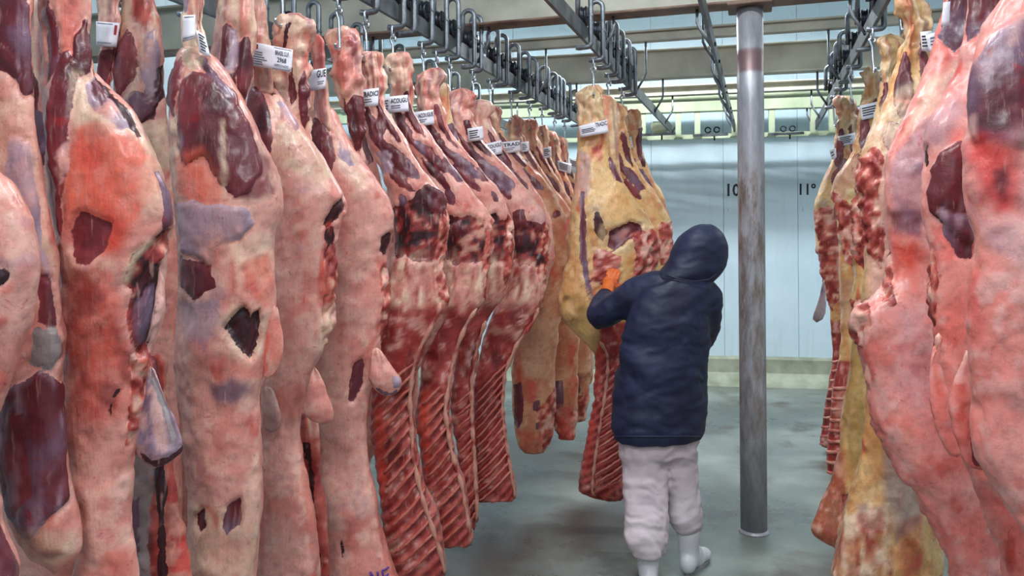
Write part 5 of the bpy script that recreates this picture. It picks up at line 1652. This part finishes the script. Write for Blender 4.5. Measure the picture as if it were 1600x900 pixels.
c = Carcass('beef_side', 'beef side with bare dark thigh muscle, second from the right edge', XRT, 2.2, -110, 1550, group=GR)
hang('right', 2.2)
s = Slab([(-140, 1535, 1565), (-80, 1522, 1580), (0, 1512, 1592), (60, 1504, 1600), (110, 1494, 1606), (150, 1476, 1610), (185, 1456, 1612), (215, 1446, 1612), (240, 1447, 1610), (270, 1443, 1606), (320, 1439, 1598), (350, 1446, 1590), (390, 1452, 1580),
          (420, 1444, 1572), (455, 1440, 1566), (500, 1452, 1560), (540, 1458, 1556), (600, 1462, 1560), (660, 1480, 1578), (720, 1505, 1602), (790, 1535, 1636), (880, 1560, 1664), (1000, 1578, 1690), (1180, 1590, 1690), (1250, 1615, 1665)], 2.2, 0.75, 0.14)
c.part('body', s, 'rosy', [
    ('leanmem', [(1505, -20), (1530, -90), (1580, -60), (1590, 30), (1540, 60), (1510, 70)], {}),
    ('pinkw', [(1500, 80), (1560, 60), (1560, 110), (1510, 150)], {'k': 0.6, 'fe': 0.02}),
    ('lilac', [(1455, 190), (1500, 150), (1515, 180), (1480, 230), (1452, 235)], {'k': 0.7, 'fe': 0.02}),
    ('lean', [(1454, 262), (1470, 240), (1500, 225), (1530, 230), (1530, 330), (1520, 380), (1480, 356), (1455, 330), (1448, 300)], {'bump': 0.008}),
    ('leandark', [(1447, 238), (1452, 230), (1453, 262), (1447, 262)], {'rim': False, 'wob': 0.2}),
    ('leanmem', [(1470, 330), (1520, 340), (1520, 400), (1500, 400), (1480, 370)], {'k': 0.7}),
    ('gnarl', [(1438, 420), (1456, 385), (1464, 430), (1462, 500), (1448, 510)], {'amp': 0.016, 'k': 0.7})])
s = Slab([(520, 1466, 1468), (555, 1452, 1472), (590, 1448, 1480), (630, 1455, 1484), (670, 1466, 1492), (700, 1478, 1502), (715, 1490, 1502)], 2.11, 0.5, 0.03)
c.part('flank_flap', s, 'rosy', [('orange', [(1456, 570), (1470, 560), (1478, 620), (1462, 620)], {'k': 0.6})])
s = Slab([(545, 1515, 1518), (590, 1496, 1519), (630, 1484, 1522), (680, 1490, 1528), (720, 1505, 1545), (735, 1522, 1545)], 1.98, 0.5, 0.04)
c.part('belly_flap', s, 'rosy', [('orange', [(1490, 600), (1512, 590), (1514, 650), (1492, 660)], {'k': 0.7}), ('lean', [(1518, 660), (1530, 680), (1545, 730), (1526, 730), (1512, 700)], {'k': 0.8})])

c = Carcass('beef_side', 'nearest rosy beef side with blood red spot at the right edge', XRT, 1.84, -160, 1640, group=GR)
hang('right', 1.84)
s = Slab([(-190, 1620, 1660), (-130, 1600, 1680), (-60, 1580, 1700), (0, 1558, 1715), (40, 1536, 1725), (90, 1518, 1735), (140, 1510, 1745), (190, 1508, 1750), (250, 1510, 1752), (310, 1513, 1750), (350, 1520, 1748), (375, 1524, 1746), (410, 1518, 1742), (470, 1513, 1738), (540, 1512, 1732), (590, 1518, 1736),
          (640, 1520, 1742), (690, 1520, 1752), (715, 1528, 1760), (750, 1550, 1775), (800, 1584, 1795), (860, 1610, 1812), (1000, 1635, 1840), (1200, 1650, 1850), (1380, 1665, 1830), (1440, 1700, 1790)], 1.84, 0.7, 0.16)
c.part('body', s, 'rosy', [
    ('leanmem', [(1522, 110), (1560, 60), (1620, 30), (1700, 40), (1690, 210), (1620, 240), (1560, 226), (1526, 218), (1514, 170)], {'bump': 0.01, 'fe': 0.012}),
    ('lean', [(1540, 150), (1600, 130), (1640, 150), (1620, 220), (1570, 214), (1530, 205)], {'fe': 0.015, 'k': 0.8}),
    ('mem', [(1530, 100), (1570, 50), (1600, 40), (1580, 90), (1545, 130)], {'k': 0.8, 'fe': 0.015}),
    ('pinkw', [(1512, 200), (1526, 190), (1530, 260), (1514, 290)], {'k': 0.7}),
    ('blood', [(1526, 232), (1560, 226), (1602, 236), (1606, 290), (1590, 330), (1560, 340), (1535, 300)], {'k': 0.85, 'fe': 0.03, 'wob': 1.5}),
    ('blood', [(1514, 420), (1530, 410), (1540, 500), (1522, 520)], {'k': 0.4, 'fe': 0.03, 'wob': 1.5}), ('pinkw', [(1590, 220), (1640, 230), (1640, 420), (1600, 400)], {'k': 0.6, 'fe': 0.04}),
    ('leandark', [(1560, 276), (1570, 272), (1576, 290), (1570, 312), (1560, 300)], {'rim': False, 'fe': 0.012, 'k': 0.8}),
    ('orange', [(1514, 350), (1545, 360), (1550, 430), (1522, 440)], {'k': 0.4, 'fe': 0.03}),
    ('pinkr', [(1520, 560), (1620, 540), (1640, 700), (1600, 760), (1540, 700)], {'k': 0.4, 'fe': 0.06})], lump=1.1)

# ------------------------------------------------------------------ roller hooks on the rails
have = sorted(d for d, _ in TROLLEYS['crowded'])
extra = np.concatenate([np.arange(2.75, 5.2, 0.21), np.arange(5.2, 7.7, 0.27)])
for d in extra:
    if min(abs(d - h_) for h_ in have) > 0.11:
        TROLLEYS['crowded'].append((float(d), False))
TROLLEYS['rear'] += [(d, False) for d in (3.9, 4.4, 4.9, 5.4, 6.28, 6.8, 7.3)]
TROLLEYS['middle'] += [(4.35, False), (4.9, False), (5.38, False), (5.9, False)]
TROLLEYS['right'] += [(4.45, False), (5.45, False), (5.75, False), (6.6, False)]
DESC = {'rear': 'on the furthest left rail', 'crowded': 'on the crowded left rail', 'middle': 'on the rail above the man', 'right': 'on the right hand rail'}
for k in ('rear', 'crowded', 'middle', 'right'):
    for i, (d, ld) in enumerate(sorted(TROLLEYS[k])):
        if k == 'crowded' and not ld:
            yb = Y_of(XC, d)
            if abs(yb - (BEAMS[0][0][1])) < 0.14:
                continue
        trolley(RAILS[k], d, ld, '%s steel roller hook %s, %s from the camera' % ('loaded' if ld else 'empty', DESC[k], nth(i)), 'roller hooks ' + DESC[k])

# ================================================================== the man
def remesh(name, parts, voxel, smooth=6, factor=0.5):
    V, Fc = merge(parts)
    me = mesh_np('tmp', V, Fc, True)
    o = bpy.data.objects.new('tmp', me)
    COL.objects.link(o)
    md = o.modifiers.new('r', 'REMESH')
    md.mode = 'VOXEL'
    md.voxel_size = voxel
    ms = o.modifiers.new('s', 'SMOOTH')
    ms.iterations = smooth
    ms.factor = factor
    bpy.context.view_layer.update()
    dg = bpy.context.evaluated_depsgraph_get()
    out = bpy.data.meshes.new_from_object(o.evaluated_get(dg))
    out.name = name
    bpy.data.objects.remove(o)
    bpy.data.meshes.remove(me)
    out.polygons.foreach_set('use_smooth', np.ones(len(out.polygons), dtype=bool))
    return out


def verts_of(me):
    a = np.zeros(len(me.vertices) * 3)
    me.vertices.foreach_get('co', a)
    return a.reshape(-1, 3)


def norms_of(me):
    a = np.zeros(len(me.vertices) * 3)
    me.vertices.foreach_get('normal', a)
    return a.reshape(-1, 3)


def loft_px(rows, n=40, na=36, pw=0.9):
    """rows: (y, xl, xr, D, half depth)"""
    R = np.array(rows, float)
    y = np.linspace(R[0, 0], R[-1, 0], n)
    g = [np.interp(y, R[:, 0], R[:, k]) for k in (1, 2, 3, 4)]
    ker = np.ones(3) / 3
    g = [np.concatenate([[a[0]], np.convolve(a, ker, 'valid'), [a[-1]]]) for a in g]
    xl, xr, D, b = g
    Lp, Rp = px(xl, y, D), px(xr, y, D)
    C, h = (Lp + Rp) / 2, (Rp - Lp) / 2
    th = np.linspace(0, 2 * math.pi, na, endpoint=False)
    lat = np.sign(np.cos(th)) * np.abs(np.cos(th)) ** pw
    dep = np.sign(np.sin(th)) * np.abs(np.sin(th)) ** pw
    dr = np.array([ray((a + c_) / 2) for a, c_ in zip(xl, xr)])
    V = C[:, None] + h[:, None] * lat[None, :, None] + dr[:, None] * (dep[None, :] * b[:, None])[..., None]
    V = V.reshape(-1, 3)
    Fc = grid_faces(n, na).tolist()
    Fc.append(list(range(na))[::-1])
    Fc.append(list(range((n - 1) * na, n * na)))
    return V, Fc


def jp(*pts):
    """joints (x, y, D) -> smooth path"""
    P = np.array([px(a, b, d) for a, b, d in pts])
    return P


def limb(pts, rad, n=14, sub=6):
    P = jp(*pts)
    k = len(P)
    t = np.linspace(0, k - 1, (k - 1) * sub + 1)
    i0 = np.clip(np.floor(t).astype(int), 0, k - 2)
    f = (t - i0)[:, None]
    pm_ = np.concatenate([2 * P[:1] - P[1:2], P, 2 * P[-1:] - P[-2:-1]])
    a, b, c_, d = pm_[i0], pm_[i0 + 1], pm_[i0 + 2], pm_[i0 + 3]
    Q = 0.5 * (2 * b + (c_ - a) * f + (2 * a - 5 * b + 4 * c_ - d) * f ** 2 + (3 * b - a - 3 * c_ + d) * f ** 3)
    r = np.interp(t, np.arange(k), rad)
    return tube_np(Q, r, n)


def ellipsoid(c, rx, ry, rz, n=20, m_=12, R=None):
    V, F_ = [], []
    for i in range(m_ + 1):
        ph = math.pi * i / m_
        for j in range(n):
            th = 2 * math.pi * j / n
            V.append((max(math.sin(ph), 0.02) * math.cos(th) * rx, max(math.sin(ph), 0.02) * math.sin(th) * ry, math.cos(ph) * rz))
    V = np.array(V)
    if R is not None:
        V = V @ np.asarray(R).T
    F_ = grid_faces(m_ + 1, n).tolist()
    F_.append(list(range(n))[::-1])
    F_.append(list(range(m_ * n, (m_ + 1) * n)))
    return V + np.asarray(c), F_


foot = px(1030, 900, 3.95)
foot[2] = 0.0
face_dir = px(930, 420, 4.6) - px(1092, 400, 4.02)
face_dir[2] = -0.03
face_dir /= np.linalg.norm(face_dir)
side_dir = np.cross(face_dir, [0, 0, 1.0])
side_dir /= np.linalg.norm(side_dir)
HC = px(1094, 398, 4.03)
Rf = np.stack([side_dir, face_dir, np.cross(side_dir, face_dir)], 1)

# --- body: one continuous figure (head, neck, trunk, limbs, hands)
LS, LE, LW, LH = (1006, 456, 4.03), (940, 493, 4.14), (946, 461, 4.36), (953, 442, 4.45)
RS, RE, RW, RH = (1098, 462, 4.02), (1098, 522, 4.20), (1046, 508, 4.40), (1022, 500, 4.49)
parts = [limb([(1032, 700, 4.0), (1034, 620, 4.0), (1040, 540, 4.0), (1052, 470, 4.0), (1072, 438, 4.02), (1086, 420, 4.03)], [0.12, 0.115, 0.12, 0.125, 0.07, 0.055]),
         ellipsoid(HC, 0.072, 0.09, 0.108, R=Rf),
         limb([(1050, 462, 4.0), LS, ((LS[0] + LE[0]) / 2, (LS[1] + LE[1]) / 2, 4.09), LE, (941, 476, 4.26), LW, LH], [0.07, 0.058, 0.048, 0.04, 0.04, 0.03, 0.028]),
         limb([(1060, 462, 4.0), RS, (1106, 495, 4.08), RE, (1075, 516, 4.31), RW, RH], [0.07, 0.058, 0.048, 0.04, 0.04, 0.03, 0.028]),
         limb([(1015, 690, 3.99), (1008, 760, 3.95), (1010, 830, 3.86), (1012, 895, 3.84)], [0.085, 0.07, 0.042, 0.03]),
         limb([(1052, 690, 4.01), (1064, 750, 4.03), (1072, 815, 4.02), (1078, 875, 4.0)], [0.085, 0.065, 0.042, 0.03])]
up_h = Rf[:, 2]
parts.append(limb_nose := tube_np([HC + face_dir * 0.075 + up_h * 0.02, HC + face_dir * 0.098 - up_h * 0.012, HC + face_dir * 0.092 - up_h * 0.026], [0.008, 0.013, 0.014], 8))
for sg in (-1, 1):
    parts.append(ellipsoid(HC + side_dir * 0.07 * sg - up_h * 0.008, 0.012, 0.022, 0.03, 10, 8, Rf))
parts.append(ellipsoid(HC + face_dir * 0.065 - up_h * 0.09, 0.03, 0.022, 0.02, 12, 8, Rf))      # chin
parts.append(ellipsoid(HC + face_dir * 0.083 - up_h * 0.052, 0.024, 0.010, 0.008, 12, 8, Rf))   # mouth


def hand_parts(H, tipdir, bend, thumbdir, k=1.0, r0=0.0098):
    """palm with four fingers of different lengths and a thumb from its side"""
    tipdir = tipdir / np.linalg.norm(tipdir)
    bend = bend - tipdir * np.dot(bend, tipdir)
    bend /= np.linalg.norm(bend)
    across = np.cross(tipdir, bend)
    if np.dot(across, thumbdir) < 0:
        across = -across
    out = []
    Vp, Fp = ellipsoid((0, 0, 0), 0.042 * k, 0.05 * k, 0.019 * k)
    Rm = np.stack([across, tipdir, bend], 1)
    out.append((Vp @ Rm.T + H, Fp))
    for i, (ln, off) in enumerate(zip((0.070, 0.080, 0.075, 0.058), (0.030, 0.010, -0.011, -0.031))):
        p0 = H + across * off * k + tipdir * 0.035 * k
        p1 = p0 + tipdir * ln * 0.45 * k + bend * 0.004
        p2 = p1 + (tipdir * 0.8 + bend * 0.6) * ln * 0.33 * k
        p3 = p2 + (tipdir * 0.35 + bend * 0.95) * ln * 0.27 * k
        out.append(tube_np(np.array([p0, (p0 + p1) / 2, p1, p2, p3, p3 + bend * 0.004]), np.array([1.05, 1.0, 1.02, 0.95, 0.85, 0.4]) * r0 * k, 9))
    p0 = H + across * 0.032 * k - tipdir * 0.012 * k
    p1 = p0 + (across * 0.75 + tipdir * 0.55) * 0.034 * k + bend * 0.008
    p2 = p1 + (across * 0.35 + tipdir * 0.85 + bend * 0.4) * 0.028 * k
    out.append(tube_np(np.array([p0, (p0 + p1) / 2, p1, p2, p2 + tipdir * 0.005]), np.array([1.3, 1.25, 1.15, 1.0, 0.45]) * r0 * k, 9))
    return out


LHp, RHp = px(*LH), px(*RH)
upv = np.array([0, 0, 1.0])
lt = 0.75 * upv + 0.35 * R0 + 0.30 * FWD
rt = -0.9 * R0 + 0.35 * FWD + 0.1 * upv
parts_hand_l = hand_parts(LHp, lt, FWD + 0.1 * R0, R0)
parts_hand_r = hand_parts(RHp, rt, FWD - 0.3 * R0, upv)
parts += hand_parts(LHp, lt, FWD + 0.1 * R0, R0, 0.9, 0.0085) + hand_parts(RHp, rt, FWD - 0.3 * R0, upv, 0.9, 0.0085)
me = remesh('person', parts, 0.0065, 3)
V = verts_of(me) - foot
me.vertices.foreach_set('co', V.ravel())
man = obj('person', me, 'skin', loc=foot)
tag(man, 'person in hooded navy jacket and white trousers, seen from behind, gripping a carcass', 'person')
for sg in (-1, 1):
    V, Fc = ellipsoid(HC + face_dir * 0.078 + side_dir * 0.03 * sg + up_h * 0.012, 0.012, 0.010, 0.009, 12, 8, Rf)
    obj('eye', mesh_np('eye', V - foot, Fc), 'eye', man)
V, Fc = ellipsoid(HC - face_dir * 0.012 + up_h * 0.022, 0.078, 0.088, 0.098, 20, 12, Rf)
obj('hair', mesh_np('hair', V - foot, Fc), 'hair', man)


def clothe(name, me, mat, amp, freq, seed, parent, fold=0.0, ridge=None):
    V = verts_of(me)
    n = norms_of(me)
    d = fbm(V * freq, seed, 3) * amp
    if fold:
        r = 1 - np.abs(fbm(V * np.array([5, 5, 11.0]) + 0.6 * fbm(V * 4, seed + 3, 2)[:, None], seed + 7, 3))
        d = d + fold * (r - 0.7)
    if ridge is not None:
        d = d + ridge(V)
    V = V + n * d[:, None] - foot
    me.vertices.foreach_set('co', V.ravel())
    me.update()
    return obj(name, me, mat, parent)


# --- trousers
tr = [loft_px([(640, 972, 1090, 4.0, 0.13), (690, 966, 1092, 4.0, 0.135), (712, 976, 1084, 4.0, 0.11)], 16),
      loft_px([(680, 967, 1036, 4.0, 0.12), (720, 969, 1042, 3.99, 0.105), (760, 973, 1045, 3.96, 0.098), (800, 978, 1043, 3.90, 0.095), (835, 975, 1043, 3.86, 0.10), (855, 977, 1042, 3.85, 0.10), (866, 986, 1038, 3.845, 0.08)], 40),
      loft_px([(680, 1034, 1091, 4.0, 0.12), (720, 1040, 1088, 4.02, 0.10), (760, 1043, 1091, 4.03, 0.095), (795, 1043, 1097, 4.02, 0.098), (815, 1048, 1098, 4.015, 0.098), (832, 1060, 1093, 4.01, 0.07)], 34)]
me = remesh('trousers', tr, 0.009, 4)
clothe('trousers', me, 'trouser', 0.006, 11, 5, man, 0.022)

# --- jacket: body and sleeves
jk = [loft_px([(424, 1052, 1098, 4.02, 0.08), (432, 1030, 1106, 4.01, 0.11), (446, 1004, 1116, 4.0, 0.13), (470, 988, 1116, 4.0, 0.145), (510, 974, 1112, 4.0, 0.155), (550, 967, 1108, 4.0, 0.158), (600, 961, 1104, 4.0, 0.16), (650, 955, 1104, 4.0, 0.165), (676, 953, 1103, 4.0, 0.168), (686, 958, 1098, 4.0, 0.16)], 60, 44),
      limb([(1045, 452, 4.0), LS, ((LS[0] + LE[0]) / 2, 474, 4.08), LE, (940, 478, 4.26), (945, 465, 4.34)], [0.10, 0.092, 0.082, 0.072, 0.062, 0.05]),
      limb([(1065, 458, 4.0), RS, (1103, 492, 4.05), RE, (1075, 517, 4.31), (1052, 510, 4.38)], [0.10, 0.09, 0.084, 0.074, 0.062, 0.05])]


def quilt(V):
    q = (V - foot) @ R0
    z = V[:, 2]
    a = -0.0045 * np.exp(-((z - 0.86 - 0.12 * np.sin(q * 5 + 1)) / 0.02) ** 2)
    return a + 0.006 * np.sin(z * 26 + q * 14 + 2.2 * vnoise(V * 6, 4)) * np.exp(-((z - 1.05) / 0.16) ** 2)


me = remesh('jacket', jk, 0.0105, 6)
jacket = clothe('jacket', me, 'navy', 0.006, 7, 9, man, 0.013, quilt)
# hood: shell with an opening round the face
me = remesh('hood', [loft_px([(351, 1090, 1112, 4.03, 0.05), (357, 1074, 1122, 4.03, 0.09), (368, 1062, 1131, 4.03, 0.118), (384, 1053, 1136, 4.03, 0.128), (400, 1046, 1137, 4.03, 0.13), (414, 1038, 1134, 4.03, 0.13),
                              (426, 1028, 1128, 4.02, 0.125), (436, 1020, 1118, 4.02, 0.12), (446, 1018, 1108, 4.01, 0.11)], 44, 40)], 0.0095, 5)
bm = bmesh.new()
bm.from_mesh(me)
kill = []
for fc in bm.faces:
    q = np.array(fc.calc_center_median()[:]) - HC
    a_, b_, c_ = q @ side_dir, q @ face_dir, q @ up_h
    if b_ > 0.02 and (a_ / 0.085) ** 2 + ((c_ + 0.01) / 0.10) ** 2 < 1:
        kill.append(fc)
bmesh.ops.delete(bm, geom=kill, context='FACES')
bm.to_mesh(me)
bm.free()
hood = clothe('hood', me, 'navy', 0.005, 8, 21, jacket, 0.010)
sol = hood.modifiers.new('thickness', 'SOLIDIFY')
sol.thickness = 0.006
# seam over the crown of the hood and yoke seam on the back
P = np.array([px(x, y, d) for x, y, d in [(1040, 430, 3.895), (1062, 436, 3.885), (1085, 440, 3.885), (1108, 437, 3.895), (1120, 428, 3.91)]])
obj('collar_seam', tube_mesh('collar_seam', P - foot, 0.004, 6), 'navy', jacket)
P = np.array([px(x, 682, d) for x, d in [(960, 3.90), (985, 3.845), (1015, 3.83), (1045, 3.83), (1075, 3.845), (1097, 3.90)]])
obj('hem_seam', tube_mesh('hem_seam', P - foot, 0.004, 6), 'navy', jacket)
for nm, (wp, ep) in (('cuff', (LW, (943, 468, 4.32))), ('cuff', (RW, (1056, 512, 4.36)))):
    a_, b_ = px(*wp), px(*ep)
    obj(nm, tube_mesh('cuff', np.array([b_, (a_ + b_) / 2, a_]) - foot, [0.047, 0.047, 0.043], 16), 'navy', jacket)

# --- gloves
for hp in (parts_hand_l + [limb([(945, 463, 4.34), LW, (950, 450, 4.41), LH], [0.04, 0.04, 0.034, 0.03])], parts_hand_r + [limb([(1052, 510, 4.38), RW, RH], [0.04, 0.038, 0.03])]):
    me = remesh('glove', hp, 0.0045, 2)
    V = verts_of(me)
    V = V + norms_of(me) * (0.002 * fbm(V * 60, 3, 2))[:, None] - foot
    me.vertices.foreach_set('co', V.ravel())
    obj('glove', me, 'glove', man)


# --- rubber boots
def boot(x, D, top, toe, lean):
    g = px(x, 880, D)
    g[2] = 0
    t = px(x + lean, top, D)
    toe = toe / np.linalg.norm(toe)
    sd = np.cross(toe, upv)
    zt = max(t[2], 0.17) + 0.04
    hs = np.array([zt, zt * 0.75 + 0.02, zt * 0.5 + 0.04, 0.10, 0.05])
    a = [tube_np(np.array([g + (t - g) * np.array([1, 1, 0]) * (h_ / zt) + upv * h_ for h_ in hs]), [0.060, 0.059, 0.054, 0.050, 0.048], 18)]
    Vt, Ft = ellipsoid((0, 0, 0), 0.046, 0.10, 0.045)
    a.append((Vt @ np.stack([sd, toe, upv], 1).T + g + toe * 0.09 + upv * 0.045, Ft))
    Vt, Ft = ellipsoid((0, 0, 0), 0.046, 0.085, 0.06)
    a.append((Vt @ np.stack([sd, toe, upv], 1).T + g + toe * 0.035 + upv * 0.07, Ft))
    Vt, Ft = ellipsoid((0, 0, 0), 0.050, 0.07, 0.035)
    a.append((Vt @ np.stack([sd, toe, upv], 1).T + g + toe * 0.15 + upv * 0.038, Ft))
    Vt, Ft = ellipsoid((0, 0, 0), 0.044, 0.05, 0.06)
    a.append((Vt @ np.stack([sd, toe, upv], 1).T + g - toe * 0.025 + upv * 0.06, Ft))
    me = remesh('boot', a, 0.0075, 12)
    V = verts_of(me)
    V[:, 2] = np.maximum(V[:, 2], 0.012)
    me.vertices.foreach_set('co', (V - foot).ravel())
    b = obj('boot', me, 'boot', man)
    # sole outline
    ang = np.linspace(0, 2 * math.pi, 28, endpoint=False)
    pl = []
    for h_ in (0.0005, 0.02):
        for an in ang:
            l_ = math.sin(an)
            ww = 0.049 if l_ > 0 else 0.043
            pl.append(g + toe * (0.085 + 0.135 * l_) + sd * ww * math.cos(an) * (1 - 0.12 * (l_ < -0.3)) + upv * h_)
    Fc = grid_faces(2, 28).tolist() + [list(range(28))[::-1], list(range(28, 56))]
    obj('sole', mesh_np('sole', np.array(pl) - foot, Fc, False), 'sole', b)


boot(1013, 3.84, 872, 0.9 * FWD + 0.1 * R0, 0)
boot(1078, 4.0, 838, 0.80 * FWD + 0.55 * R0, -3)
